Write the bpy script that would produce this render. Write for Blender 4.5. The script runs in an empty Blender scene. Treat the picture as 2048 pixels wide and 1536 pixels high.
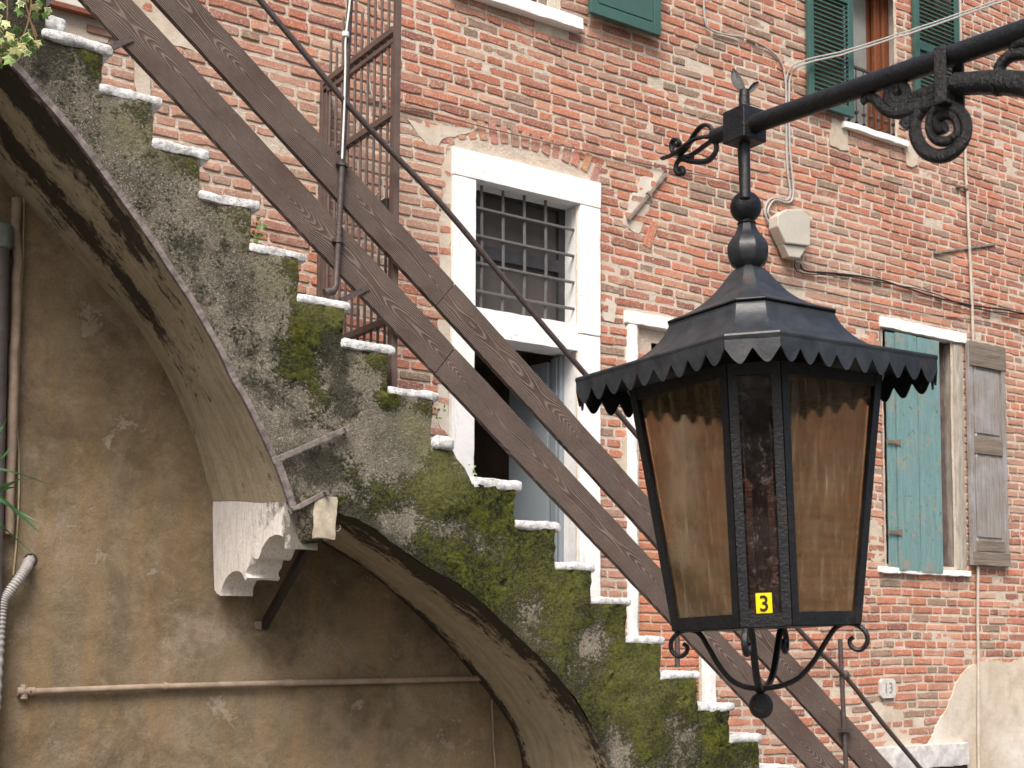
import bpy, bmesh, math, random
from mathutils import Vector, Matrix, noise
from mathutils.geometry import delaunay_2d_cdt
random.seed(7)
# ---------------------------------------------------------------- camera
scene = bpy.context.scene
F, PX, PY = 2725.0, 1200.0, 1070.0
TH = math.atan(220 / F); AA = math.atan(3700 * math.cos(TH) / F); H = 2.9
VF = Vector((math.cos(AA), math.sin(AA), 0)); VR = Vector((math.sin(AA), -math.cos(AA), 0))
cam = bpy.data.cameras.new('camera'); co = bpy.data.objects.new('camera', cam)
scene.collection.objects.link(co); scene.camera = co
fwd = (VF * math.cos(TH) + Vector((0, 0, math.sin(TH)))).normalized()
upv = VR.cross(fwd)
co.matrix_world = Matrix(((VR.x, upv.x, -fwd.x, 0), (VR.y, upv.y, -fwd.y, 0), (VR.z, upv.z, -fwd.z, H), (0, 0, 0, 1)))
cam.lens = F / 2048 * 36; cam.sensor_width = 36; cam.shift_x = -176 / 2048; cam.shift_y = 302 / 2048
cam.dof.use_dof = True; cam.dof.focus_distance = 4.3; cam.dof.aperture_fstop = 13
cam.clip_start = .05; cam.clip_end = 500
# ---------------------------------------------------------------- world, sun, exposure
w = bpy.data.worlds.new('World'); scene.world = w; w.use_nodes = True
nt = w.node_tree; bg = nt.nodes['Background']; sky = nt.nodes.new('ShaderNodeTexSky')
sky.sky_type = 'NISHITA'; sky.sun_disc = False; sky.sun_elevation = math.radians(52)
SUN_AZ = math.radians(222)      # direction the light comes from, from +Y clockwise
sky.sun_rotation = SUN_AZ; sky.air_density = 1.0; sky.dust_density = 6; sky.ozone_density = 1.0
nt.links.new(sky.outputs[0], bg.inputs[0]); bg.inputs[1].default_value = .105
sl = bpy.data.lights.new('sun', 'SUN'); so = bpy.data.objects.new('sun', sl); scene.collection.objects.link(so)
sl.energy = 2.3; sl.angle = math.radians(30); sl.color = (1, .965, .92)
el = math.radians(52)
sd = Vector((math.sin(SUN_AZ) * math.cos(el), math.cos(SUN_AZ) * math.cos(el), math.sin(el)))
so.rotation_euler = sd.to_track_quat('Z', 'Y').to_euler()
scene.view_settings.view_transform = 'Standard'; scene.view_settings.look = 'None'
scene.view_settings.gamma = 1; scene.view_settings.exposure = 0.82
# ---------------------------------------------------------------- helpers
C = scene.collection
def ray(px, py):
    x = (px - PX) / F; y = (PY - py) / F
    return (VF * (math.cos(TH) - y * math.sin(TH)) + VR * x + Vector((0, 0, math.sin(TH) + y * math.cos(TH))))
CAM = Vector((0, 0, H))
def atY(px, py, Y):
    d = ray(px, py); return CAM + d * (Y / d.y)
def atD(px, py, D): return CAM + ray(px, py) * D
def atP(px, py, p0, n):
    d = ray(px, py); return CAM + d * ((p0 - CAM).dot(n) / d.dot(n))
def tag(o, label=None, cat=None, group=None, kind=None):
    if label: o['label'] = label
    if cat: o['category'] = cat
    if group: o['group'] = group
    if kind: o['kind'] = kind
    return o
def thing(name, label, cat, loc=(0, 0, 0), group=None):
    o = bpy.data.objects.new(name, None); C.objects.link(o); o.location = loc; o.empty_display_size = .1
    return tag(o, label, cat, group)
class MB:
    def __init__(s): s.v = []; s.f = []; s.c = []; s.at = {}
    def add(s, vs, fs, col=None):
        b = len(s.v); s.v += [tuple(p) for p in vs]; s.f += [tuple(i + b for i in f) for f in fs]
        if col is not None: s.c += [col] * len(vs)
        return b
    def box(s, x0, x1, y0, y1, z0, z1, col=None):
        vs = [(x, y, z) for x in (x0, x1) for y in (y0, y1) for z in (z0, z1)]
        s.add(vs, [(0, 1, 3, 2), (4, 6, 7, 5), (0, 4, 5, 1), (2, 3, 7, 6), (0, 2, 6, 4), (1, 5, 7, 3)], col)
    def obox(s, p0, p1, wv, tv):          # bar from p0 to p1 with half vectors wv, tv
        p0, p1, wv, tv = map(Vector, (p0, p1, wv, tv))
        vs = [p + a * wv + b * tv for p in (p0, p1) for a in (-1, 1) for b in (-1, 1)]
        s.add(vs, [(0, 1, 3, 2), (4, 6, 7, 5), (0, 4, 5, 1), (2, 3, 7, 6), (0, 2, 6, 4), (1, 5, 7, 3)])
    def tube(s, pts, r, n=8, flat=1.0, up=None):
        pts = [Vector(p) for p in pts]; m = len(pts)
        rs = r if isinstance(r, (list, tuple)) else [r] * m
        prev = None; vs = []
        for i, p in enumerate(pts):
            t = (pts[min(i + 1, m - 1)] - pts[max(i - 1, 0)]).normalized()
            if up is not None: a = Vector(up) - t * t.dot(Vector(up))
            elif prev is None:
                a = Vector((0, 0, 1)) if abs(t.z) < .9 else Vector((1, 0, 0)); a = a - t * a.dot(t)
            else: a = prev - t * prev.dot(t)
            a.normalize(); prev = a; b = t.cross(a)
            for k in range(n):
                q = 2 * math.pi * k / n
                vs.append(p + (a * math.cos(q) + b * math.sin(q) * flat) * rs[i])
        fs = [(i * n + k, i * n + (k + 1) % n, (i + 1) * n + (k + 1) % n, (i + 1) * n + k) for i in range(m - 1) for k in range(n)]
        fs += [tuple(range(n))[::-1], tuple((m - 1) * n + k for k in range(n))]
        s.add(vs, fs)
    def lathe(s, c, prof, n=20):
        c = Vector(c); vs = [c + Vector((r * math.cos(2 * math.pi * k / n), r * math.sin(2 * math.pi * k / n), z)) for r, z in prof for k in range(n)]
        m = len(prof)
        fs = [(i * n + k, i * n + (k + 1) % n, (i + 1) * n + (k + 1) % n, (i + 1) * n + k) for i in range(m - 1) for k in range(n)]
        fs += [tuple(range(n))[::-1], tuple((m - 1) * n + k for k in range(n))]
        s.add(vs, fs)
    def prism(s, pts, d):                 # polygon of 3D points extruded along d
        pts = [Vector(p) for p in pts]; d = Vector(d); n = len(pts)
        s.add(pts + [p + d for p in pts], [tuple(range(n))[::-1], tuple(range(n, 2 * n))] + [(i, (i + 1) % n, n + (i + 1) % n, n + i) for i in range(n)])
    def stone(s, x0, x1, y0, y1, z0, z1, r=.008, amp=.004, step=.03, fr=9, seed=0, shear=None):
        nx, ny, nz = [max(2, min(60, int(round((b - a) / step)))) for a, b in ((x0, x1), (y0, y1), (z0, z1))]
        idx = {}; vs = []; fs = []
        lo = Vector((x0, y0, z0)); hi = Vector((x1, y1, z1))
        def P(i, j, k):
            key = (i, j, k)
            if key in idx: return idx[key]
            p = Vector((x0 + (x1 - x0) * i / nx, y0 + (y1 - y0) * j / ny, z0 + (z1 - z0) * k / nz))
            q = Vector([min(max(p[a], lo[a] + r), hi[a] - r) for a in range(3)]); d = p - q
            if d.length > 1e-9: p = q + d.normalized() * r
            o = Vector((seed * 3.1, seed * 1.7, 0))
            p = p + noise.noise_vector(p * fr + o) * amp + noise.noise_vector(p * fr * 3.5 + o) * amp * .45
            if shear: p.z += shear * (p.x - x0)
            idx[key] = len(vs); vs.append(p); return idx[key]
        for i in range(nx):
            for j in range(ny):
                fs.append((P(i, j, 0), P(i, j + 1, 0), P(i + 1, j + 1, 0), P(i + 1, j, 0)))
                fs.append((P(i, j, nz), P(i + 1, j, nz), P(i + 1, j + 1, nz), P(i, j + 1, nz)))
        for i in range(nx):
            for k in range(nz):
                fs.append((P(i, 0, k), P(i + 1, 0, k), P(i + 1, 0, k + 1), P(i, 0, k + 1)))
                fs.append((P(i, ny, k), P(i, ny, k + 1), P(i + 1, ny, k + 1), P(i + 1, ny, k)))
        for j in range(ny):
            for k in range(nz):
                fs.append((P(0, j, k), P(0, j, k + 1), P(0, j + 1, k + 1), P(0, j + 1, k)))
                fs.append((P(nx, j, k), P(nx, j + 1, k), P(nx, j + 1, k + 1), P(nx, j, k + 1)))
        s.add(vs, fs)
    def build(s, name, m, parent=None, smooth=False, bevel=0, fix=True):
        me = bpy.data.meshes.new(name); me.from_pydata(s.v, [], s.f); me.update()
        if s.c:
            at = me.color_attributes.new('col', 'FLOAT_COLOR', 'POINT')
            at.data.foreach_set('color', [x for c in s.c for x in (c[0], c[1], c[2], 1)])
        for k, vals in s.at.items():
            at = me.attributes.new(k, 'FLOAT', 'POINT'); at.data.foreach_set('value', vals)
        if fix:
            bm = bmesh.new(); bm.from_mesh(me); bmesh.ops.recalc_face_normals(bm, faces=bm.faces); bm.to_mesh(me); bm.free()
        if smooth:
            me.polygons.foreach_set('use_smooth', [True] * len(me.polygons))
            if smooth != 2:
                try: me.set_sharp_from_angle(angle=math.radians(16 if smooth == 3 else 42))
                except Exception: pass
        me.materials.append(m)
        o = bpy.data.objects.new(name, me); C.objects.link(o)
        if parent is not None:
            o.parent = parent
            if parent.type == 'EMPTY' and parent.get('world_parts', 0): pass
        if bevel:
            b = o.modifiers.new('bevel', 'BEVEL'); b.width = bevel; b.segments = 2; b.limit_method = 'ANGLE'
        return o
def spline(pts, n=6):
    pts = [Vector(p) for p in pts]; out = []
    for i in range(len(pts) - 1):
        p0 = pts[max(i - 1, 0)]; p1 = pts[i]; p2 = pts[i + 1]; p3 = pts[min(i + 2, len(pts) - 1)]
        for k in range(n):
            t = k / n
            out.append(.5 * ((2 * p1) + (p2 - p0) * t + (2 * p0 - 5 * p1 + 4 * p2 - p3) * t * t + (3 * p1 - p0 - 3 * p2 + p3) * t ** 3))
    out.append(pts[-1]); return out
# ---------------------------------------------------------------- materials
class NT:
    def __init__(s, name, rough=.8, metal=0, spec=.3):
        s.m = bpy.data.materials.new(name); s.m.use_nodes = True; s.t = s.m.node_tree
        s.b = s.t.nodes['Principled BSDF']; s.b.inputs['Roughness'].default_value = rough
        s.b.inputs['Metallic'].default_value = metal; s.b.inputs['Specular IOR Level'].default_value = spec
        s.co = s.t.nodes.new('ShaderNodeTexCoord').outputs['Object']
    def n(s, typ, **k):
        o = s.t.nodes.new(typ)
        for a, b in k.items(): setattr(o, a, b)
        return o
    def link(s, a, b): s.t.links.new(a, b)
    def setin(s, sock, v):
        if isinstance(v, bpy.types.NodeSocket): s.link(v, sock)
        elif isinstance(v, (tuple, list)): sock.default_value = (v[0], v[1], v[2], 1) if len(sock.default_value) == 4 else v
        else: sock.default_value = v
    def map(s, scale=(1, 1, 1), rot=(0, 0, 0), loc=(0, 0, 0), co=None):
        o = s.n('ShaderNodeMapping'); o.inputs['Scale'].default_value = scale; o.inputs['Rotation'].default_value = rot; o.inputs['Location'].default_value = loc
        s.link(co or s.co, o.inputs[0]); return o.outputs[0]
    def noise(s, scale, detail=4, rough=.55, dist=0, vec=None):
        o = s.n('ShaderNodeTexNoise'); o.inputs['Scale'].default_value = scale; o.inputs['Detail'].default_value = detail
        o.inputs['Roughness'].default_value = rough; o.inputs['Distortion'].default_value = dist
        s.link(vec or s.co, o.inputs['Vector']); return o.outputs['Fac']
    def ramp(s, v, stops):
        o = s.n('ShaderNodeValToRGB'); r = o.color_ramp
        while len(r.elements) < len(stops): r.elements.new(.5)
        for e, (p, c) in zip(r.elements, stops):
            e.position = p; e.color = (c, c, c, 1) if not isinstance(c, (tuple, list)) else (*c, 1)
        s.link(v, o.inputs[0]); return o.outputs[0]
    def mix(s, f, a, b, mode='MIX'):
        o = s.n('ShaderNodeMix', data_type='RGBA', blend_type=mode)
        s.setin(o.inputs[0], f); s.setin(o.inputs[6], a); s.setin(o.inputs[7], b); return o.outputs[2]
    def math(s, op, a, b=0.0, c=None):
        o = s.n('ShaderNodeMath', operation=op); s.setin(o.inputs[0], a); s.setin(o.inputs[1], b)
        if c is not None: s.setin(o.inputs[2], c)
        return o.outputs[0]
    def attr(s, name, col=False):
        o = s.n('ShaderNodeAttribute', attribute_name=name); return o.outputs['Color' if col else 'Fac']
    def bump(s, h, dist=.005, strength=.6, prev=None):
        o = s.n('ShaderNodeBump'); o.inputs['Distance'].default_value = dist; o.inputs['Strength'].default_value = strength
        s.link(h, o.inputs['Height'])
        if prev: s.link(prev, o.inputs['Normal'])
        s.link(o.outputs[0], s.b.inputs['Normal']); return o.outputs[0]
    def base(s, c): s.setin(s.b.inputs['Base Color'], c); return s
def simple(name, col, rough=.7, metal=0, var=.25, scale=20, bump=.002, spec=.3, col2=None, sc=(1, 1, 1)):
    m = NT(name, rough, metal, spec); v = m.map(sc); f = m.noise(scale, 5, .6, vec=v)
    c2 = col2 or tuple(x * (1 - var) for x in col)
    m.base(m.mix(m.ramp(f, [(.35, 0), (.65, 1)]), col, c2))
    if bump: m.bump(m.noise(scale * 3, 4, .6, vec=v), bump, .5)
    return m.m
# brick: each brick carries its own colour
m = NT('brick', .92); c = m.attr('col', True)
f = m.noise(30, 5, .65); c = m.mix(m.ramp(f, [(.3, 0), (.7, .6)]), c, m.mix(1, c, (.66, .60, .58), 'MULTIPLY'))
f2 = m.noise(7, 6, .7, .6); c = m.mix(m.ramp(f2, [(.54, 0), (.70, .5)]), c, (.54, .42, .33))
f3 = m.noise(90, 3, .6); c = m.mix(m.ramp(f3, [(.52, 0), (.70, .6)]), c, (.60, .52, .44))
f4 = m.noise(2.2, 6, .7, .5); c = m.mix(m.ramp(f4, [(.56, 0), (.76, .5)]), c, (.24, .17, .13))
m.base(c); m.bump(m.noise(60, 6, .7), .006, .9); M_BRICK = m.m
m = NT('mortar', .95); f = m.noise(14, 6, .7); c = m.mix(m.ramp(f, [(.3, 0), (.7, 1)]), (.66, .575, .475), (.50, .425, .34))
f = m.noise(2.5, 5, .7, .5); c = m.mix(m.ramp(f, [(.48, 0), (.72, .45)]), c, (.54, .38, .29))
f = m.noise(80, 3, .6); c = m.mix(m.ramp(f, [(.55, 0), (.75, .5)]), c, (.16, .13, .11))
m.base(c); m.bump(m.noise(45, 6, .75), .012, 1); M_MORTAR = m.m
m = NT('render_patch', .95); f = m.noise(5, 7, .7, .4); c = m.mix(m.ramp(f, [(.3, 0), (.68, 1)]), (.60, .52, .42), (.42, .35, .27))
f = m.noise(1.7, 4, .6); c = m.mix(m.ramp(f, [(.45, 0), (.65, .8)]), c, (.66, .62, .56))
f = m.noise(20, 5, .7); c = m.mix(m.ramp(f, [(.6, 0), (.75, .5)]), c, (.45, .25, .17))
m.base(c); m.bump(m.noise(30, 6, .7), .006, .8); M_PATCH = m.m
m = NT('white_stone', .7); f = m.noise(10, 6, .65); c = m.mix(m.ramp(f, [(.35, 0), (.75, .8)]), (.86, .86, .85), (.76, .74, .72))
f = m.noise(35, 4, .7); c = m.mix(m.ramp(f, [(.64, 0), (.70, .7)]), c, (.36, .30, .26))
c = m.mix(m.ramp(m.noise(3, 6, .8, vec=m.map((6, 6, 1.2))), [(.54, 0), (.70, .55)]), c, (.52, .48, .43))
m.base(c); m.bump(m.noise(40, 5, .7), .004, .6); M_WHITE = m.m
m = NT('weathered_marble', .85); f = m.noise(26, 6, .75); c = m.mix(m.ramp(f, [(.42, 0), (.62, 1)]), (.74, .74, .74), (.36, .35, .335))
f = m.noise(75, 4, .7); c = m.mix(m.ramp(f, [(.55, 0), (.68, .8)]), c, (.13, .13, .115))
f = m.noise(9, 5, .7); c = m.mix(m.ramp(f, [(.60, 0), (.72, .55)]), c, (.19, .18, .12))
m.base(c); m.bump(m.noise(60, 6, .75), .006, 1); M_SLAB = m.m
m = NT('corbel_stone', .8); v = m.map((14, 14, 1.6)); f = m.noise(6, 6, .7, vec=v)
c = m.mix(m.ramp(f, [(.45, 0), (.72, .8)]), (.80, .76, .72), (.46, .38, .33))
f = m.noise(9, 5, .7); c = m.mix(m.ramp(f, [(.58, 0), (.75, .5)]), c, (.45, .34, .25))
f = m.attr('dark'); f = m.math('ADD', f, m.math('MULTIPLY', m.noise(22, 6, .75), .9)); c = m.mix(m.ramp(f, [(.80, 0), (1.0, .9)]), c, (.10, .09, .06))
m.base(c); m.bump(m.noise(40, 6, .7), .006, .8); M_CORBEL = m.m
# stair side: cement with black lichen, dark arch edging and moss, where the attributes say
m = NT('stair_cement', .95)
big = m.noise(3.2, 6, .7, .5); mid = m.noise(13, 6, .7, .3); fine = m.noise(70, 4, .7); spk = m.noise(160, 2, .5)
c = m.mix(m.ramp(big, [(.38, 0), (.62, 1)]), (.265, .235, .185), (.110, .100, .074))
c = m.mix(m.ramp(fine, [(.35, 0), (.65, .75)]), c, m.mix(1, c, (.42, .40, .34), 'MULTIPLY'))
c = m.mix(m.ramp(spk, [(.55, 0), (.7, .7)]), c, (.46, .41, .345))
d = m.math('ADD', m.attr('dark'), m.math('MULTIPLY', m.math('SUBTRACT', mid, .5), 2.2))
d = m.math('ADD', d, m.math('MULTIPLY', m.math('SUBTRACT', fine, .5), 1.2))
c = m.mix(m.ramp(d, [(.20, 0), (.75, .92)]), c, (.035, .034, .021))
c = m.mix(m.math('MULTIPLY', m.ramp(spk, [(.60, 0), (.7, .55)]), .7), c, (.33, .28, .23))
g = m.math('ADD', m.attr('moss'), m.math('MULTIPLY', m.math('SUBTRACT', mid, .5), 2.0))
g = m.math('ADD', g, m.math('MULTIPLY', m.math('SUBTRACT', fine, .5), 2.2))
gn = m.math('ADD', m.math('MULTIPLY', m.noise(48, 5, .75), .62), m.math('MULTIPLY', m.noise(7, 5, .7, .4), .38))
gc = m.mix(m.ramp(gn, [(.42, 0), (.60, 1)]), (.007, .009, .003), (.115, .125, .010))
gc = m.mix(m.ramp(m.noise(5, 5, .7, .3), [(.50, 0), (.66, .75)]), gc, m.mix(m.ramp(fine, [(.45, 0), (.6, 1)]), (.012, .011, .007), (.05, .045, .018)))
c = m.mix(m.ramp(g, [(.22, 0), (.60, 1)]), c, gc)
oc = m.math('ADD', m.attr('olive'), m.math('MULTIPLY', m.math('SUBTRACT', fine, .5), 1.6))
c = m.mix(m.ramp(oc, [(.30, 0), (.9, .65)]), c, (.165, .16, .055))
m.base(c)
mg = m.ramp(g, [(.25, 0), (.6, 1)]); b1 = m.bump(m.math('ADD', m.noise(55, 6, .75), m.math('MULTIPLY', mg, m.math('ADD', m.math('MULTIPLY', gn, 2.2), .3))), .016, .95); M_CEMENT = m.m
# arch soffit: streaks follow the arch (uv attributes s along, t across)
m = NT('soffit_plaster', .95)
cb = m.n('ShaderNodeCombineXYZ'); m.link(m.math('MULTIPLY', m.attr('s'), 1.0), cb.inputs[0]); m.link(m.math('MULTIPLY', m.attr('t'), 7.0), cb.inputs[1])
st = m.noise(2.0, 7, .7, .4, vec=cb.outputs[0]); f = m.noise(10, 6, .7)
c = m.mix(m.ramp(f, [(.3, 0), (.7, 1)]), (.40, .33, .225), (.27, .22, .145))
c = m.mix(m.ramp(st, [(.40, 0), (.55, .35)]), c, (.56, .49, .37))
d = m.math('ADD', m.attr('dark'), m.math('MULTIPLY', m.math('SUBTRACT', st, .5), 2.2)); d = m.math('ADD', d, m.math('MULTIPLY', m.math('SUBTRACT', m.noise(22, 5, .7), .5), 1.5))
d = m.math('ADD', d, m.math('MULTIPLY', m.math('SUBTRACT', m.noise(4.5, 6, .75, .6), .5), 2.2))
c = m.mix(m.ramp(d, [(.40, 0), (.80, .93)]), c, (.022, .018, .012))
m.base(c); m.bump(m.noise(30, 6, .7), .008, .8); M_SOFFIT = m.m
m = NT('ochre_plaster', .95)
big = m.noise(1.6, 7, .65, .3); mid = m.noise(7, 6, .75, .2); v = m.map((5, 5, .7)); strk = m.noise(1.6, 5, .6, vec=v); fine = m.noise(110, 3, .6)
c = m.mix(m.ramp(big, [(.36, 0), (.62, 1)]), (.275, .212, .135), (.185, .142, .090))
c = m.mix(m.ramp(mid, [(.46, 0), (.66, .5)]), c, (.34, .28, .21))
c = m.mix(m.ramp(strk, [(.44, 0), (.66, .7)]), c, (.29, .195, .10))
p = m.noise(2.6, 6, .75, .5, vec=m.map(loc=(7, 3, 1))); c = m.mix(m.ramp(p, [(.57, 0), (.68, .5)]), c, (.40, .33, .26))
c = m.mix(m.ramp(m.noise(2.4, 7, .75, .3, vec=m.map(loc=(2, 9, 5))), [(.46, 0), (.66, .7)]), c, (.09, .063, .038))
c = m.mix(m.ramp(fine, [(.35, 0), (.7, .5)]), c, m.mix(1, c, (.55, .5, .45), 'MULTIPLY'))
fk = m.ramp(m.noise(3.1, 8, .78, .2, vec=m.map(loc=(4, 1, 11))), [(.615, 0), (.625, 1)])
c = m.mix(m.math('MULTIPLY', fk, .45), c, (.40, .335, .27))
vo = m.n('ShaderNodeTexVoronoi', feature='DISTANCE_TO_EDGE'); vo.inputs['Scale'].default_value = .9
wv = m.n('ShaderNodeMix', data_type='RGBA', blend_type='ADD'); wv.inputs[0].default_value = .35; m.link(m.co, wv.inputs[6]); nz_ = m.n('ShaderNodeTexNoise'); nz_.inputs['Scale'].default_value = 3; nz_.inputs['Detail'].default_value = 7; m.link(m.co, nz_.inputs['Vector']); m.link(nz_.outputs['Color'], wv.inputs[7]); m.link(wv.outputs[2], vo.inputs['Vector'])
ck = m.math('MULTIPLY', m.ramp(vo.outputs['Distance'], [(.0, 1), (.006, 0)]), m.ramp(m.noise(1.1, 3, .5, vec=m.map(loc=(3, 3, 3))), [(.48, 0), (.56, 1)]))
c = m.mix(m.math('MULTIPLY', ck, .12), c, (.06, .042, .028))
m.base(c); hh_ = m.math('SUBTRACT', m.noise(25, 7, .75), m.math('ADD', m.math('MULTIPLY', fk, .35), m.math('MULTIPLY', ck, .1))); m.bump(hh_, .010, .8); M_OCHRE = m.m
# plank: sawn board, the rings run out along it
def plank_mat(name, off):
    m = NT(name, .75)
    sp = m.n('ShaderNodeSeparateXYZ'); m.link(m.co, sp.inputs[0]); x, y, z = sp.outputs
    cb = m.n('ShaderNodeCombineXYZ'); m.link(m.math('MULTIPLY', x, 1.0), cb.inputs[0]); cb.inputs[1].default_value = off
    lo = m.noise(.9, 2, .5, vec=cb.outputs[0]); lo2 = m.noise(1.5, 2, .5, vec=m.map(loc=(9, off, 2), co=cb.outputs[0]))
    yy = m.math('ADD', m.math('MULTIPLY', m.math('SUBTRACT', lo, .5), .34), m.math('MULTIPLY', y, 1.0))
    cz = m.math('MULTIPLY', m.math('SUBTRACT', lo2, .5), .14)
    zz = m.math('SUBTRACT', z, cz)
    r = m.math('SQRT', m.math('ADD', m.math('MULTIPLY', yy, yy), m.math('MULTIPLY', zz, zz)))
    v = m.map((3, 40, 40)); wob = m.noise(2, 3, .6, vec=v)
    r = m.math('ADD', r, m.math('MULTIPLY', wob, .004))
    s_ = m.math('SINE', m.math('MULTIPLY', r, 820)); fib = m.noise(6, 5, .75, vec=m.map((4, 60, 60)))
    g = m.math('ADD', m.math('MULTIPLY', s_, .5), fib)
    c = m.mix(m.ramp(m.noise(5, 4, .6), [(.35, 0), (.65, 1)]), (.105, .070, .055), (.066, .043, .034))
    c = m.mix(m.ramp(g, [(.62, 0), (1.0, .55)]), c, (.25, .215, .19))
    wear = m.noise(40, 5, .8); c = m.mix(m.ramp(wear, [(.60, 0), (.72, .45)]), c, (.26, .22, .20))
    c = m.mix(m.ramp(m.noise(2.2, 3, .6), [(.55, 0), (.7, .5)]), c, (.075, .04, .028))
    m.base(c); m.bump(g, .003, .7); return m.m
M_PLANK = [plank_mat('plank_wood_lower', 1.3), plank_mat('plank_wood_upper', 5.9)]
def iron(name, col, rust, rough=.45, bmp=.003, sc=70):
    m = NT(name, rough, 0, .5); f = m.noise(sc, 5, .7)
    c = m.mix(m.ramp(f, [(.4, 0), (.7, 1)]), col, tuple(min(1, x * 1.9 + .004) for x in col))
    c = m.mix(m.ramp(m.noise(7, 6, .75), [(.60, 0), (.70, rust)]), c, (.13, .055, .03))
    c = m.mix(m.ramp(m.noise(130, 2, .6), [(.70, 0), (.76, .2)]), c, (.16, .15, .14))
    m.base(c); m.bump(m.noise(sc * 1.5, 5, .7), bmp, .8); return m.m
M_IRON = iron('black_paint_iron', (.0055, .006, .007), .25, .33, .003, 90)
M_CAST = iron('pitted_cast_iron', (.0065, .0065, .0065), .15, .34, .012, 75)
M_ROOF = iron('lantern_sheet', (.017, .019, .022), .5, .42, .0016, 26)
M_RAIL = iron('rail_iron', (.050, .036, .033), .5, .55)
M_GATE = simple('brown_gate_paint', (.125, .085, .072), .6, var=.3, scale=12)
M_STRIP = simple('grey_iron_strip', (.25, .21, .195), .6, var=.6, scale=25, bump=.003)
m = NT('amber_glass', .12, 0, .5)
n1 = m.noise(60, 4, .7); n2 = m.noise(3, 5, .7, 1.0); n3 = m.noise(5, 5, .7, vec=m.map((1, 1, .25))); st_ = m.noise(5, 6, .75, .4, vec=m.map((16, 16, 1.4), (0, .35, 0)))
c = m.mix(m.ramp(n1, [(.3, 0), (.7, 1)]), (.34, .23, .125), (.20, .135, .075))
c = m.mix(m.ramp(n2, [(.45, 0), (.7, .7)]), c, (.50, .41, .26)); c = m.mix(m.ramp(st_, [(.53, 0), (.66, .75)]), c, (.62, .53, .38))
m.base(c); bn = m.bump(m.noise(40, 4, .7), .004, .7)
rf = m.n('ShaderNodeBsdfRefraction'); rf.inputs['IOR'].default_value = 1.01; rf.inputs['Roughness'].default_value = .16
m.link(m.mix(m.ramp(n3, [(.4, 0), (.65, .8)]), (.80, .765, .70), (.64, .60, .54)), rf.inputs['Color']); m.link(bn, rf.inputs['Normal'])
tr = m.n('ShaderNodeBsdfTranslucent'); m.link(c, tr.inputs[0])
tp = m.n('ShaderNodeBsdfTransparent'); tp.inputs[0].default_value = (.80, .765, .70, 1)
a = m.n('ShaderNodeMixShader'); a.inputs[0].default_value = .35; m.link(m.b.outputs[0], a.inputs[1]); m.link(tr.outputs[0], a.inputs[2])
a2 = m.n('ShaderNodeMixShader'); a2.inputs[0].default_value = .35; m.link(rf.outputs[0], a2.inputs[1]); m.link(tp.outputs[0], a2.inputs[2])
b = m.n('ShaderNodeMixShader'); m.link(m.math('SUBTRACT', m.math('ADD', m.math('MULTIPLY', m.ramp(st_, [(.45, 1), (.7, 0)]), .22), .64), m.math('MULTIPLY', m.ramp(m.noise(2.6, 6, .75, .8), [(.5, 0), (.62, 1)]), .16)), b.inputs[0]); m.link(a.outputs[0], b.inputs[1]); m.link(a2.outputs[0], b.inputs[2])
m.link(b.outputs[0], m.t.nodes['Material Output'].inputs[0]); M_AMBER = m.m
m = NT('dusty_clear_glass', .12, 0, .5); m.base((.05, .04, .038))
tp = m.n('ShaderNodeBsdfTransparent'); tp.inputs[0].default_value = (.66, .60, .58, 1)
m.base(m.mix(m.ramp(m.noise(45, 5, .8), [(.55, 0), (.68, .8)]), (.035, .028, .026), (.34, .27, .22)))
b = m.n('ShaderNodeMixShader'); m.link(m.ramp(m.noise(9, 6, .8), [(.42, .12), (.62, .5)]), b.inputs[0]); m.link(tp.outputs[0], b.inputs[1]); m.link(m.b.outputs[0], b.inputs[2])
m.link(b.outputs[0], m.t.nodes['Material Output'].inputs[0]); M_CLEAR = m.m
M_YELLOW = simple('yellow_sticker', (.90, .68, .012), .4, var=.12, scale=40, bump=0)
M_DIGIT = simple('dark_print', (.035, .018, .01), .6, var=.1, bump=0)
M_GREEN = simple('green_shutter_paint', (.050, .115, .098), .45, var=.15, scale=6, bump=.001)
M_GREEND = simple('green_shutter_paint_deep', (.040, .098, .082), .45, var=.15, scale=6, bump=.001)
m = NT('teal_old_paint', .7); v = m.map((9, 9, .8)); f = m.noise(4, 6, .7, vec=v)
c = m.mix(m.ramp(f, [(.35, 0), (.7, 1)]), (.165, .285, .285), (.115, .205, .205)); c = m.mix(m.ramp(m.noise(7, 7, .85), [(.55, 0), (.58, .85)]), c, (.27, .24, .19))
c = m.mix(m.ramp(m.noise(5, 6, .8, vec=m.map((20, 20, 1.2))), [(.55, 0), (.64, .75)]), c, (.085, .13, .135))
c = m.mix(m.ramp(m.noise(26, 5, .8), [(.60, 0), (.66, .8)]), c, (.05, .055, .055)); m.base(c); m.bump(m.noise(8, 5, .7, vec=v), .003, .7); M_TEAL = m.m
m = NT('grey_bare_wood', .85); v = m.map((14, 14, .7)); f = m.noise(5, 7, .75, .3, vec=v)
c = m.mix(m.ramp(f, [(.3, 0), (.7, 1)]), (.34, .32, .30), (.15, .13, .115)); c = m.mix(m.ramp(m.noise(3, 4, .6), [(.5, 0), (.66, .5)]), c, (.36, .37, .40))
m.base(c); m.bump(f, .005, .9); M_GREYW = m.m
m = NT('grey_bare_wood_cross', .85); v = m.map((.7, 14, 14)); f = m.noise(5, 7, .75, .3, vec=v)
c = m.mix(m.ramp(f, [(.3, 0), (.7, 1)]), (.27, .23, .19), (.09, .065, .05)); m.base(c); m.bump(f, .005, .9); M_GREYX = m.m
M_DOOR = simple('blue_grey_door_paint', (.235, .27, .295), .55, var=.12, scale=4, bump=.001)
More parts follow.
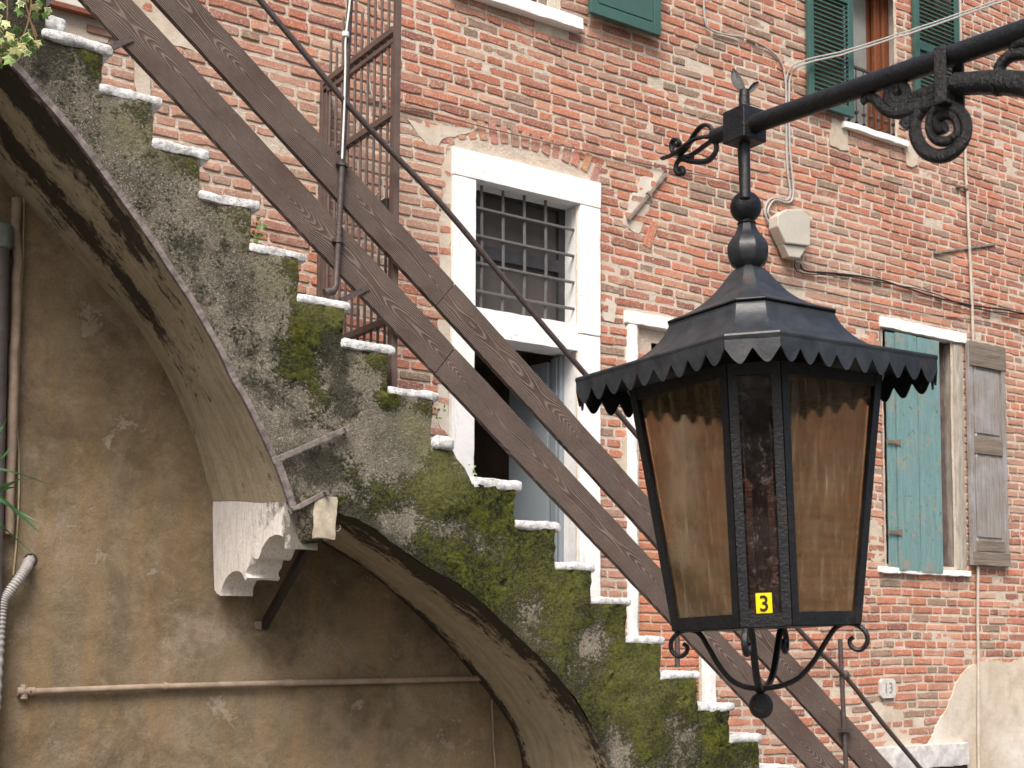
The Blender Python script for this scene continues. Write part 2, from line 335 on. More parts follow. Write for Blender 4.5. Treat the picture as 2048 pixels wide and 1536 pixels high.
M_BROWN = simple('red_brown_frame', (.24, .085, .04), .5, var=.35, scale=18, sc=(6, 6, .6))
M_DARK = simple('dark_interior', (.05, .036, .026), .9, var=.3)
M_INT = simple('interior_plaster', (.20, .15, .11), .9, var=.3, scale=5)
M_STUCCO = simple('beige_reveal_stucco', (.62, .56, .49), .9, var=.25, scale=9, bump=.004)
M_CREAM = simple('cream_panel', (.66, .62, .55), .8, var=.12, scale=5)
M_GREYP = simple('grey_plastic', (.50, .47, .40), .5, var=.1, scale=8, bump=.0005)
M_COND = simple('light_grey_conduit', (.42, .41, .385), .45, var=.15, scale=30, bump=.0005)
M_BEIGE = simple('beige_pipe_paint', (.52, .46, .385), .6, var=.25, scale=14)
M_OPIPE = simple('ochre_painted_pipe', (.36, .27, .20), .7, var=.35, scale=14, bump=.002)
M_ZINC = simple('grey_zinc_pipe', (.14, .125, .12), .5, var=.4, scale=9)
M_ZINC2 = simple('green_grey_collar', (.20, .23, .20), .6, var=.4, scale=12)
M_BLACKC = simple('black_cable', (.022, .020, .022), .6, var=.2)
M_WIRE = simple('dull_wire', (.16, .13, .115), .7, var=.3)
M_WHITEC = simple('white_cable', (.78, .77, .74), .4, var=.05, bump=0)
M_SCREEN = simple('window_screen', (.085, .075, .070), .7, var=.25, scale=3, sc=(3, 1, .6))
M_GLASSW = simple('window_pane', (.30, .31, .29), .15, var=.3, scale=3, bump=0, spec=.6)
M_CURT = simple('pale_blue_curtain', (.58, .64, .72), .8, var=.1)
M_PAVE = simple('paving_stone', (.13, .12, .105), .9, var=.3, scale=3, bump=.004)
m = NT('ivy_leaf', .5, 0, .4); m.base(m.attr('col', True)); M_IVY = m.m
M_STEM = simple('plant_stem', (.20, .13, .07), .8)
M_BLADE = simple('green_blade', (.045, .12, .035), .45, var=.4, scale=5, bump=0)
M_WEED = simple('weed_leaf', (.07, .17, .03), .5, var=.4, scale=60, bump=0)
# ---------------------------------------------------------------- ground
YW, YP, YS = 7.06, 6.955, 6.0
g = MB(); g.add([(-60, -60, 0), (70, -60, 0), (70, 7.5, 0), (-60, 7.5, 0)], [(0, 1, 2, 3)]); tag(g.build('pavement', M_PAVE), kind='structure')
# ---------------------------------------------------------------- brick building
bldg = thing('brick_building', 'old red brick house wall with white stone door frame and shuttered windows behind the stairs', 'building', (0, 0, 0))
def X(px, py): return atY(px, py, YW).x
def Z(px, py): return atY(px, py, YW).z
dX0, dX1 = X(948, 358), X(1155, 398); dXo0, dXo1 = X(903, 302), X(1196, 362)
dZt, dZto = 5.775, 5.93; gZ0 = 4.965; beam0 = 4.79
nX0, nX1, nZt = X(1270, 650), X(1345, 660) + .25, Z(1270, 648)       # bricked-up niche
nF0, nF1 = X(1252, 640), nX1 + .10; nFt = Z(1256, 622)
aX0, aX1, aZ = X(930, 0), X(1116, 40), Z(1150, 42)                     # upper left window
bX0, bX1, bZ = X(1688, 245), X(1812, 290) - .10, Z(1688, 246)                # upper right window
cX0, cX1, cZ0, cZt = X(1765, 900), X(1909, 900), Z(1765, 1133), Z(1760, 655)
OPEN = [(dX0, dX1, 2.3, dZt), (aX0, aX1, aZ, 7.9), (bX0, bX1, bZ, 8.2), (cX0, cX1, cZ0, cZt), (nX0, nX1, 2.4, nZt)]
COVER = OPEN + [(dXo0, dXo1, 2.3, dZto)]
def fz(x, z): return .010 * math.sin(x * 1.7 + z * 2.1) + .016 * noise.noise(Vector((x * .9, z * 1.3, 4)))
PAL = [(.46, .175, .105), (.50, .20, .12), (.42, .165, .105), (.50, .25, .165), (.37, .165, .115), (.32, .20, .145), (.28, .195, .14), (.47, .29, .21), (.30, .125, .09)]
WTS = [16, 18, 12, 14, 10, 7, 6, 8, 8]
bricks = MB()
def brick(x0, x1, zc, h, d, col, rot=0, xc=None, y0=None):
    yb = YW if y0 is None else y0
    xm = (x0 + x1) / 2; hw = (x1 - x0) / 2; hh = h / 2; n = []
    cut = random.uniform(.003, .009)
    base = [(-hw, -hh + cut), (-hw + cut, -hh), (-hw * .33, -hh), (hw * .33, -hh), (hw - cut, -hh), (hw, -hh + cut), (hw, hh - cut), (hw - cut, hh), (hw * .33, hh), (-hw * .33, hh), (-hw + cut, hh), (-hw, hh - cut)]
    j = random.choice((.0015, .002, .003, .006))
    pts = [(a + random.uniform(-j, j), b + random.uniform(-j, j)) for a, b in base]
    cr, sr = math.cos(rot), math.sin(rot); tilt = random.uniform(-.02, .02); tz = random.uniform(-.04, .04)
    vs = []
    for ins, yy in ((0, .012), (0, -d + .004), (.0045, -d)):
        for a, b in pts:
            k = max(0, 1 - ins / max(.01, math.hypot(a, b)))
            a2, b2 = a * k, b * (1 - ins / hh) if ins else b
            if not ins: a2 = a
            vs.append((xm + a2 * cr - b2 * sr, yb + yy + (a2 * tilt + b2 * tz if yy < 0 else 0), zc + a2 * sr + b2 * cr + (0 if rot else fz(xm + a2, zc))))
    vs.append((xm, yb - d - random.uniform(-.001, .002), zc + (0 if rot else fz(xm, zc))))
    fs = []
    for r_ in range(2):
        for i in range(12):
            k = (i + 1) % 12; fs.append((r_ * 12 + i, r_ * 12 + k, (r_ + 1) * 12 + k, (r_ + 1) * 12 + i))
    fs += [(24 + i, 24 + (i + 1) % 12, 36) for i in range(12)]
    bricks.add(vs, fs, col)
def bcol(x, z):
    c = random.choices(PAL, WTS)[0]; k = random.uniform(.82, 1.16)
    q = noise.noise(Vector((x * .55, z * .8, 9)))             # zones of paler and browner bricks
    c = tuple(v * k for v in c)
    if q > .1:
        t = min(.6, (q - .1) * 2.0); c = tuple(a * (1 - t) + b * t for a, b in zip(c, (.44, .29, .215)))
    return c
def stair_z(x): return 5.558 - .81 * (x - 1.74)
ROW = .0665
z = 1.70; row = 0
arcX, arcZ = (dXo0 + dXo1) / 2 - .02, dZto - .55
def in_arch(x, zz): return dXo0 - .03 < x < dXo1 - .05 and dZto - .02 < zz < dZto + .03 + .17 * (1 - ((x - arcX) / .62) ** 2) ** .5 if abs(x - arcX) < .61 else False
while z < 8.9:
    x = .9 + random.uniform(-.1, 0); k = random.randint(0, 1); ends = [(a, b) for a, b, c0, c1 in COVER if c0 - .035 < z < c1 + .03]
    while x < 10.9:
        L = (.225 if (k % 2 == 0) ^ (random.random() < .28) else .108) * random.uniform(.9, 1.08); k += 1
        x1 = x + L; skip = False; gap = random.uniform(.011, .018)
        for a, b in ends:
            if x < b and x1 > a:
                if x < a - .04: x1 = a - .004
                elif x1 > b + .05: x = b + .004
                else: skip = True; x1 = min(x1, b); 
        if z < stair_z(x1) - 1.1 - (0 if x > 1.9 else 9): skip = True
        if not skip and in_arch((x + x1) / 2, z): skip = True
        rg = noise.noise(Vector((x * .8, z * .9, 30)))
        if not skip and random.random() < (.008 if rg < .15 else .05): skip = True
        if not skip and x1 - x > .03:
            d = random.uniform(.003, .0095) + max(0, rg) * random.uniform(-.008, .010)
            brick(x, x1, z, .0512 * random.uniform(.88, 1.05), max(.0012, d), bcol(x, z), 0)
        x = x1 + gap
    z += ROW; row += 1
for i in range(15):                                            # relieving arch over the door
    t = -1 + 2 * i / 14; xx = arcX + t * .56; ang = -t * .42
    zc = dZto + .075 + .10 * (1 - t * t) ** .5
    brick(xx - .028, xx + .028, zc - .0, .15 * random.uniform(.85, 1.05), random.uniform(.003, .010), tuple(v * random.uniform(.9, 1.15) for v in (.46, .24, .165)), ang)
for px, py, a in ((1740, 690, -.35), (1300, 470, -.4)):        # odd bricks set on edge
    p = atY(px, py, YW); brick(p.x - .03, p.x + .03, p.z, .2, .012, (.50, .20, .12), a)
# brick infill of the niche, set back a little
z = 2.42
while z < nZt - .02:
    x = nX0 + .03; k = row; row += 1
    if z > nZt - .10: break
    while x < nX1 - .02:
        L = (.20 if random.random() < .5 else .11); x1 = min(x + L, nX1 - .01)
        hole = z > nZt - .25 and z < nZt - .10 and x1 > nX0 + .16 and x < nX0 + .30
        if x1 - x > .04 and not hole: brick(x, x1, z, .048, .010, tuple(v * random.uniform(.9, 1.15) for v in (.56, .215, .12)), 0, y0=YW + .03)
        x = x1 + .012
    z += .060
tag(bricks.build('brick_courses', M_BRICK, bldg, fix=True))
mo = MB(); st = .032; nx = int(10.2 / st); nz = int(7.3 / st); idm = {}
def mv(i, k):
    if (i, k) not in idm:
        xx, zz = .8 + i * st, 1.6 + k * st
        dy = .004 * noise.noise(Vector((xx * 6, zz * 9, 2))) + .006 * noise.noise(Vector((xx * 1.3, zz * 1.6, 5))) + .003 * noise.noise(Vector((xx * 22, zz * 22, 1)))
        idm[(i, k)] = len(mo.v); mo.v.append((xx, YW - dy, zz))
    return idm[(i, k)]
for i in range(nx):
    for k in range(nz):
        cx_, cz_ = .8 + (i + .5) * st, 1.6 + (k + .5) * st
        if any(a + .02 < cx_ < b - .02 and c0 + .02 < cz_ < c1 - .02 for a, b, c0, c1 in OPEN): continue
        if cz_ < stair_z(cx_) - 1.3 and cx_ > 1.9: pass
        mo.f.append((mv(i, k), mv(i + 1, k), mv(i + 1, k + 1), mv(i, k + 1)))
mo.build('mortar_face', M_MORTAR, bldg, smooth=2, fix=False)
nb = MB(); nb.box(nX0, nX1, YW + .028, YW + .05, 2.3, nZt - .25); nb.box(nX0, nX0 + .16, YW + .028, YW + .05, nZt - .25, nZt); nb.box(nX0 + .3, nX1, YW + .028, YW + .05, nZt - .25, nZt); nb.box(nX0 + .16, nX0 + .3, YW + .028, YW + .05, nZt - .1, nZt)
nb.build('niche_infill', M_MORTAR, bldg)
# body of the house behind the face, with rooms behind the openings
bk = MB()
bk.box(-6, .82, YW, YW + 6, 0, 9.5); bk.box(.82, 16, YW + 1.6, YW + 6, 0, 9.5); bk.box(10.9, 16, YW, YW + 1.59, 0, 9.5)
bk.box(.82, 10.9, YW + .03, YW + 1.59, 8.82, 9.5); bk.box(.82, 10.9, YW - .0, YW + .25, 0, 1.62)
bk.box(.82, dX0 - .2, YW + .3, YW + 1.59, 0, 6.2); bk.box(dX1 + .02, cX0 - .1, YW + .32, YW + 1.59, 0, 6.2); bk.box(cX1 + .2, 10.9, YW + .3, YW + 1.59, 0, 6.2)
bk.build('wall_mass', M_INT, bldg)
def reveal(x0, x1, z0, z1, dep, mat, name='window_reveal', y0=None):
    y0 = YW - .004 if y0 is None else y0; t = .02; r_ = MB()
    r_.box(x0 - t, x0, y0, YW + dep, z0, z1); r_.box(x1, x1 + t, y0, YW + dep, z0, z1); r_.box(x0 - t, x1 + t, y0 + .001, YW + dep, z1, z1 + t); r_.box(x0 - t, x1 + t, y0 + .001, YW + dep, z0 - t, z0)
    return r_.build(name, mat, bldg)
# patches of old render over the brick
def patch(pxs, y, name='render_patch', mat=None, raw=False, th=.006):
    P_ = [atY(a, b, YW) if not raw else Vector((a, YW, b)) for a, b in pxs]; out = []
    for i, p in enumerate(P_):
        q = P_[(i + 1) % len(P_)]; L = (q - p).length; n = max(1, int(L / .025))
        for k in range(n):
            t = p.lerp(q, k / n); out.append(Vector((t.x + .018 * noise.noise(t * 16) + .034 * noise.noise(t * 5.0), 0, t.z + .018 * noise.noise(t * 16 + Vector((5, 5, 5))) + .034 * noise.noise(t * 5 + Vector((9, 0, 0))))))
    m_ = MB(); n = len(out); vs2 = [Vector((p.x, p.z)) for p in out]
    xs = [p.x for p in vs2]; zs = [p.y for p in vs2]; inner = []
    xx = min(xs)
    while xx < max(xs):
        zz = min(zs)
        while zz < max(zs): inner.append(Vector((xx + random.uniform(-.01, .01), zz + random.uniform(-.01, .01)))); zz += .05
        xx += .05
    r = delaunay_2d_cdt(vs2 + inner, [(i, (i + 1) % n) for i in range(n)], [], 1, 1e-5)
    # keep triangles inside the outline
    def inside(x_, z_):
        c_ = False
        for i in range(n):
            a, b = vs2[i], vs2[(i + 1) % n]
            if (a.y > z_) != (b.y > z_) and x_ < (b.x - a.x) * (z_ - a.y) / (b.y - a.y) + a.x: c_ = not c_
        return c_
    fs = [f for f in r[2] if inside(sum(r[0][i].x for i in f) / 3, sum(r[0][i].y for i in f) / 3)]
    vs = [(p.x, y + .005 * noise.noise(Vector((p.x * 5, p.y * 5, 3))) + .003 * noise.noise(Vector((p.x * 17, p.y * 17, 3))), p.y) for p in r[0]]
    m_.add(vs, fs); ed = {}
    for f in fs:
        for a, b in zip(f, f[1:] + f[:1]) if isinstance(f, list) else zip(f, tuple(f[1:]) + (f[0],)): ed[(a, b)] = ed.get((a, b), 0) + 1
    bd = [e for e in ed if (e[1], e[0]) not in ed]; o0 = len(m_.v); mp = {}
    for a, b in bd:
        for i in (a, b):
            if i not in mp: mp[i] = len(m_.v); v_ = m_.v[i]; m_.v.append((v_[0], YW + .01, v_[2]))
        m_.f.append((a, b, mp[b], mp[a]))
    return m_.build(name, mat or M_PATCH, bldg, smooth=True)
patch([(1815, 1600), (1840, 1505), (1872, 1450), (1900, 1390), (1922, 1345), (1950, 1325), (2000, 1322), (2080, 1316), (2200, 1330), (2200, 1600)], YW - .014)
patch([(245, -60), (240, 30), (262, 60), (300, 60), (345, 95), (398, 108), (390, 60), (362, 10), (330, -60)], YW - .0075)
patch([(262, 60), (268, 185), (292, 190), (296, 60)], YW - .014)
patch([(60, -70), (70, 120), (110, 128), (150, 80), (215, 82), (230, -40)], YW - .0095)
patch([(1262, 390), (1248, 455), (1272, 470), (1300, 400), (1330, 345), (1318, 335), (1290, 350)], YW - .007)
patch([(1300, 740), (1240, 900), (1236, 980), (1258, 980), (1262, 900), (1300, 800)], YW - .009)
patch([(1735, 1040), (1760, 1045), (1772, 1100), (1760, 1130), (1740, 1120)], YW - .0075)
patch([(1660, 236), (1662, 285), (1680, 300), (1700, 300), (1688, 250)], YW - .012)
patch([(1800, 280), (1812, 330), (1838, 335), (1835, 280)], YW - .012)
patch([(880, 360), (896, 310), (906, 300), (902, 620), (894, 900), (880, 930), (872, 700), (884, 560)], YW - .0075)
patch([(1199, 500), (1236, 520), (1240, 600), (1225, 640), (1205, 640)], YW - .0045)
patch([(1740, 1490), (1730, 1440), (1750, 1400), (1800, 1420), (1850, 1440), (1840, 1495)], YW - .006)
patch([(820, 235), (900, 255), (960, 262), (900, 275), (870, 300), (850, 290)], YW - .006)
# white stone door frame with the grilled light above
fr = MB(); y0, y1 = YW - .03, YW + .22
fr.stone(dXo0, dX0, y0, y1, 2.3, dZt - .02, .006, .003, seed=1); fr.stone(dX1, dXo1, y0, y1, 2.3, 4.90, .006, .003, seed=2); fr.stone(dX1, dXo1, y0 - .002, y1, 4.905, dZt - .02, .006, .003, seed=5)
fr.stone(dXo0 - .004, dXo1 + .004, y0 - .003, y1, dZt - .018, dZto, .006, .003, seed=3)
fr.build('door_surround', M_WHITE, bldg, smooth=True)
s2 = MB(); s2.stone(dX0 + .002, dX1 - .002, YW - .012, y1, beam0, gZ0, .006, .003, seed=4); s2.build('transom', M_WHITE, bldg, smooth=True)
gr = thing('window_grille', 'square iron bar grille over the dark light above the white framed door', 'window grille', ((dX0 + dX1) / 2, YW + .07, gZ0))
def rel(o, pts=None):
    return o
def place(mb, e):                                              # shift a world built mesh into its empty's space
    l = e.location; mb.v = [(a - l.x, b - l.y, c_ - l.z) for a, b, c_ in mb.v]; return mb
for i in range(4):
    xx = X(977 + 42.8 * i, 500) - .02 + i * .0; q = MB(); q.tube([(xx, YW + .055, gZ0 - .01), (xx + .003, YW + .05, 5.3), (xx, YW + .055, dZt + .01)], .0105, 6); place(q, gr).build('bar', M_GATE if 0 else simple('grille_iron%d' % i, (.14, .135, .13), .6), gr, True)
for i in range(4):
    zz = [5.60, 5.425, 5.25, 5.075][i] ; q = MB(); q.tube([(dX0 - .01, YW + .040, zz + .005), ((dX0 + dX1) / 2, YW + .038, zz), (dX1 + .01, YW + .040, zz)], .0105, 6)
    for k in range(4):
        xx = X(977 + 42.8 * k, 500) - .02; q.lathe((xx, YW + .046, zz - .012), [(.004, 0), (.014, .004), (.014, .020), (.004, .024)], 6)
    place(q, gr).build('crossbar', bpy.data.materials['grille_iron0'], gr, True)
fl = MB(); yb = YW + .16
fl.box(dX0, dX1, yb + .012, yb + .02, gZ0, dZt); fo = fl.build('fanlight_screen', M_SCREEN, bldg)
M_DGREY = simple('dark_grey_frame', (.045, .045, .05), .6)
fl = MB(); fl.box(dX1 - .05, dX1, yb - .02, yb + .01, gZ0, dZt); fl.box(dX0, dX1 - .05, yb - .02, yb + .01, 5.33, 5.41); fl.box(dX0, dX1 - .05, yb - .02, yb + .01, dZt - .03, dZt); fl.build('fanlight_frame', M_DGREY, bldg)
dr = MB(); hx, hy = dX1 - .055, YW + .235; ex, ey = hx - .06, hy + .37
dv = Vector((ex - hx, ey - hy, 0)); dn = Vector((-dv.y, dv.x, 0)).normalized()
dr.obox((hx, hy, 3.55), (ex, ey, 3.55), dn * .02, (0, 0, 1.20)); dle = dr.build('door', M_DOOR, bldg, bevel=.003)
dr = MB(); dr.obox(Vector((hx, hy, 3.2)) - dn * .021 + dv * .12, Vector((ex, ey, 3.2)) - dn * .021 - dv * .12, dn * .006, (0, 0, .012)); dr.build('moulding', M_DOOR, dle); dr = MB(); dr.obox(Vector((hx, hy, 4.2)) - dn * .021 + dv * .12, Vector((ex, ey, 4.2)) - dn * .021 - dv * .12, dn * .006, (0, 0, .012)); dr.build('moulding', M_DOOR, dle)
kn = MB(); kp = Vector((ex, ey, 3.63)) - dv * .14; kn.tube([kp - dn * .02, kp - dn * .05, kp - dn * .07], [.008, .010, .018], 10); kn.build('handle', M_IRON, dle, True)
df = MB(); df.box(dX1 - .04, dX1 - .004, YW + .14, YW + .22, 2.3, beam0); df.box(dX1 - .055, dX1 - .042, YW + .16, YW + .22, 2.3, beam0 - .02); df.build('door_jamb', M_DOOR, bldg, bevel=.004)
rm = MB(); rm.box(dX0 - .2, dX1 + .02, YW + 1.45, YW + 1.5, 2.2, 6); rm.box(dX0 - .2, dX1 + .02, YW + .30, YW + 1.5, 4.86, 4.9); rm.box(dX0 - .2, dX0 - .17, YW + .23, YW + 1.45, 2.2, 4.85); rm.build('doorway_room', M_INT, bldg)
# niche frame
nf = MB(); nf.stone(nF0, nX0, YW - .028, YW + .05, 2.4, nZt - .01, .008, .008, seed=8); nf.stone(nX1, nF1, YW - .028, YW + .05, 2.4, nZt - .01, .008, .008, seed=9); nf.stone(nF0 - .02, nF1, YW - .031, YW + .05, nZt - .008, nFt, .01, .008, seed=10)
nf.build('niche_surround', M_WHITE, bldg, smooth=True)
# upper left window (A)
sa = MB(); sa.stone(X(890, 0), X(1155, 60), YW - .075, YW + .05, aZ - .085, aZ, .008, .005, seed=11); sa.build('window_sill', M_WHITE, bldg, smooth=True)
reveal(aX0, aX1, aZ, 7.9, .3, M_STUCCO)
wa = MB(); wa.box(aX0, aX1, YW + .25, YW + .28, aZ, 7.9); wo = wa.build('window', M_BROWN, bldg)
wa = MB(); wa.box(aX0 + .05, aX0 + .30, YW + .235, YW + .248, aZ + .06, 7.8); wa.box(aX1 - .2, aX1 - .12, YW + .235, YW + .248, aZ + .06, 7.8); wa.build('pane', M_GREEND, wo)
ag = thing('scroll_window_grille', 'cream wrought iron scroll grille in the window above the door, cut by the top edge', 'window grille', (aX0, YW + .1, aZ))
q = MB(); k = 0; xx = aX0 + .04
while xx < aX1 - .03:
    for rw in range(3):
        zc = aZ + .05 + rw * .13; q.tube([(xx + .033 * math.cos(t * .55), YW + .12, zc + .033 * math.sin(t * .55)) for t in range(12)], .005, 5)
        q.tube([(xx + .012 * math.cos(t), YW + .118, zc + .012 * math.sin(t)) for t in range(7)], .006, 5)
    q.tube([(xx + .038, YW + .125, aZ), (xx + .038, YW + .125, 7.8)], .006, 5); xx += .078
place(q, ag).build('scrollwork', M_CREAM, ag, True)
# solid green shutter (A)
def frame_panel(x0, x1, z0, z1, y, th, mat, fw, mats=None, louv=False, name='shutter', rails=(), label=None, matd=None):
    t = thing(name, label, 'shutter', ((x0 + x1) / 2, y, z0)); a = MB()
    a.box(x0, x0 + fw, y - th, y, z0, z1); a.box(x1 - fw, x1, y - th, y, z0, z1)
    zs = [z0, z0 + fw * 1.25] + [v for r_ in rails for v in (r_ - fw * .6, r_ + fw * .6)] + [z1 - fw, z1]
    for i in range(0, len(zs), 2): a.box(x0 + fw, x1 - fw, y - th + .001, y - .001, zs[i], zs[i + 1])
    place(a, t).build('shutter_frame', mat, t, bevel=.004)
    for i in range(1, len(zs) - 1, 2):
        b = MB()
        if louv:
            zz = zs[i] + .012
            while zz < zs[i + 1] - .01:
                b.obox((x0 + fw, y - th * .5, zz), (x1 - fw, y - th * .5, zz), (0, .0085, .0125), (0, .002, -.0015)); zz += .036
            place(b, t).build('louvres', matd or mat, t)
        else:
            b.box(x0 + fw, x1 - fw, y - th + .012, y - .006, zs[i], zs[i + 1]); b.box(x0 + fw + .012, x1 - fw - .012, y - th + .006, y - th + .011, zs[i] + .012, zs[i + 1] - .012)
            place(b, t).build('panel', mat, t)
    return t
sx0, sx1 = X(1166, 20), X(1306, 60)
frame_panel(sx0, sx1, Z(1166, 34), 7.9, YW - .055, .035, M_GREEN, .06, label='solid green shutter panel folded flat on the brick at the top edge of the picture')
# upper right window (B)
reveal(bX0, bX1 + .10, bZ, 8.2, .26, M_STUCCO)
sb = MB(); sb.stone(X(1680, 245), X(1810, 290), YW - .05, YW + .05, bZ - .05, bZ, .008, .006, seed=13); sb.build('window_sill', M_WHITE, bldg, smooth=True)
wb = MB(); wb.box(bX0, bX1 + .10, YW + .235, YW + .255, bZ, 8.2); wob = wb.build('window', M_BROWN, bldg)
wb = MB(); wb.box(bX0 - .0, bX0 + .50, YW + .215, YW + .232, bZ + .12, 8.2); wb.build('pane', M_GLASSW, wob)
wb = MB(); wb.box(8.095, 8.16, YW + .17, YW + .214, bZ, 8.2); wb.box(8.17, 8.245, YW + .15, YW + .214, bZ, 8.2); wb.build('window_frame', M_BROWN, wob, bevel=.006)
wb = MB(); wb.box(bX0 + .0, bX0 + .055, YW + .04, YW + .05, bZ + .05, 8.2); wb.build('curtain', M_CURT, wob)
bal = thing('window_balustrade', 'low iron window guard with slim bars and turned collars behind the louvred shutters', 'window guard', (bX0, YW + .05, bZ))
q = MB(); zt = bZ + .50; q.box(bX0 - .01, bX1 + .09, YW + .045, YW + .065, zt, zt + .018); place(q, bal).build('rail', M_RAIL, bal); q = MB(); q.box(bX0 - .01, bX1 + .09, YW + .05, YW + .06, bZ + .035, bZ + .045); place(q, bal).build('rail', M_RAIL, bal)
for i in range(8):
    xx = bX0 + .03 + i * .085; q = MB(); q.tube([(xx, YW + .055, bZ), (xx, YW + .055, zt)], .006, 6); q.lathe((xx, YW + .055, bZ + .06), [(.004, 0), (.018, .01), (.004, .022), (.004, .07), (.016, .08), (.018, .095), (.004, .11)], 8)
    place(q, bal).build('baluster', M_RAIL, bal, True)
lx0, lx1 = X(1605, 100), X(1694, 100)
frame_panel(lx0, lx1, bZ + .03, 8.3, YW - .035, .035, M_GREEN, .055, louv=True, rails=(bZ + .95,), matd=M_GREEND, label='green louvred shutter folded flat left of the upper window with red brown frame')
rx0, rx1 = X(1818, 100), X(1906, 100)
frame_panel(rx0, rx1, Z(1818, 212), 8.3, YW - .035, .035, M_GREEN, .055, louv=True, rails=(Z(1818, 92),), matd=M_GREEND, label='green louvred shutter folded flat right of the upper window, behind the black bracket pipe')
# lower right window (C)
lc = MB(); lc.stone(X(1757, 640), X(1927, 690), YW - .035, YW + .08, cZt, cZt + .085, .006, .006, seed=15); lc.build('window_lintel', M_WHITE, bldg, smooth=True)
sc_ = MB(); sc_.stone(X(1754, 1135), X(1935, 1140), YW - .045, YW + .1, cZ0 - .05, cZ0 - .004, .008, .010, seed=16); sc_.build('window_sill', M_WHITE, bldg, smooth=True)
reveal(cX0, cX1, cZ0, cZt, .30, simple('old_pink_plaster', (.30, .225, .205), .9, var=.5, scale=7, bump=.004))
jb = MB(); jb.stone(cX1 - .005, X(1928, 900), YW - .016, YW + .1, cZ0, cZt, .02, .006, seed=17); jb.build('window_jamb', simple('grey_jamb_stone', (.42, .38, .32), .9, var=.4, scale=9, bump=.004, sc=(4, 4, .6)), bldg, smooth=True)
pl = MB(); pl.box(cX0, cX1, YW + .27, YW + .29, cZ0, cZt); pl.build('window', M_PATCH if 0 else M_INT, bldg)
wf = MB(); wf.box(X(1868, 900), X(1868, 900) + .05, YW + .02, YW + .06, cZ0, cZt); wf.build('window_frame', M_BROWN, bldg)
tt = thing('teal_board_shutter', 'faded teal shutter of vertical boards closed over the left half of the lower window', 'shutter', (cX0, YW, cZ0))
tx = [X(1768, 900), X(1785, 900), X(1828, 900), X(1873, 900)]
for i in range(3):
    q = MB(); q.stone(tx[i] + .004, tx[i + 1] - .004, YW - .05 + (.012 if i == 0 else 0), YW - .022, cZ0 - .02 - .006 * i, cZt - .03 + random.uniform(-.015, .01), .003, .002, seed=20 + i); place(q, tt).build('board', M_TEAL, tt, True)
for zz in (Z(1775, 885), Z(1775, 1065)):
    q = MB(); z0_ = zz; q.prism([(tx[0] - .03, YW - .056, z0_ - .012), (tx[0] + .07, YW - .056, z0_ - .012), (tx[0] + .13, YW - .056, z0_ - .03), (tx[0] + .13, YW - .056, z0_ + .03), (tx[0] + .07, YW - .056, z0_ + .012), (tx[0] - .03, YW - .056, z0_ + .012)], (0, .005, 0)); place(q, tt).build('strap_hinge', simple('rusty_hinge', (.20, .14, .10), .7) if zz > 3.6 else bpy.data.materials['rusty_hinge'], tt)
gx0, gx1 = X(1930, 900), X(2003, 900); gz0, gz1 = Z(1930, 1130), Z(1930, 684)
tt = thing('weathered_shutter', 'bare grey weathered wooden shutter folded flat right of the teal shutter', 'shutter', ((gx0 + gx1) / 2, YW, gz0))
Hh = gz1 - gz0; fw = .05
for nm, mt, bx in (('stile', M_GREYW, (gx0, gx0 + fw, 0, Hh - .01)), ('stile', M_GREYW, (gx1 - fw, gx1, 0, Hh - .02)), ('rail', M_GREYX, (gx0 + .006, gx1 + .006, Hh - .20, Hh)), ('rail', M_GREYX, (gx0 + fw, gx1 - fw, Hh * .50, Hh * .575)), ('rail', M_GREYX, (gx0 + .004, gx1 + .006, 0, .11)), ('rail', M_GREYX, (gx0 + fw, gx1 - fw, .115, .20)), ('panel', M_GREYW, (gx0 + fw, gx1 - fw, .2, Hh * .5)), ('panel', M_GREYW, (gx0 + fw, gx1 - fw, Hh * .575, Hh - .2))):
    q = MB(); dy = {'stile': 0, 'rail': -.008 if bx[0] < gx0 + .02 else .004, 'panel': .018}[nm]
    q.stone(bx[0], bx[1], YW - .055 + dy, YW - .02, gz0 + bx[2], gz0 + bx[3], .003, .003, seed=bx[2] + 3); place(q, tt).build(nm, mt, tt, True)
    if nm == 'panel':
        q = MB(); q.stone(bx[0] + .025, bx[1] - .025, YW - .048, YW - .03, gz0 + bx[2] + .03, gz0 + bx[3] - .03, .004, .002, seed=31); place(q, tt).build('raised_field', M_GREYW, tt, True)
# door lintel at lower right, cream panel top left
ld = MB(); ld.stone(X(1738, 1510), X(1925, 1500), YW - .07, YW + .05, Z(1800, 1538), Z(1800, 1492), .01, .009, seed=33); ld.stone(X(1765, 1490), X(1925, 1490), YW - .10, YW + .04, Z(1800, 1492) - .002, Z(1900, 1487) + .0, .004, .005, seed=34) if 0 else None
ld.build('door_lintel', simple('dull_white_stone', (.62, .60, .58), .85, var=.35, scale=16, bump=.005), bldg, smooth=True)
ld = MB(); ld.box(X(1755, 1540), X(1925, 1540), YW - .05, YW + .02, Z(1800, 1540) - .05, Z(1800, 1540) + .003); ld.build('lintel_dark_strip', M_DARK, bldg)  # dark box standing in for the unlit opening below the lintel
cp = thing('cream_awning_panel', 'flat cream panel with brown lower edge on the wall at the top left corner', 'panel', (X(110, 0), YW, Z(110, 0)))
q = MB(); pa = atY(85, 0, YW); q.box(pa.x - .4, X(204, 30), YW - .06, YW - .02, Z(110, 12), Z(110, 12) + .8); place(q, cp).build('board', M_CREAM, cp, bevel=.004)
q = MB(); q.box(pa.x - .4, X(204, 30), YW - .065, YW - .02, Z(110, 12) - .025, Z(110, 12) - .002); place(q, cp).build('edge_strip', M_BROWN, cp)
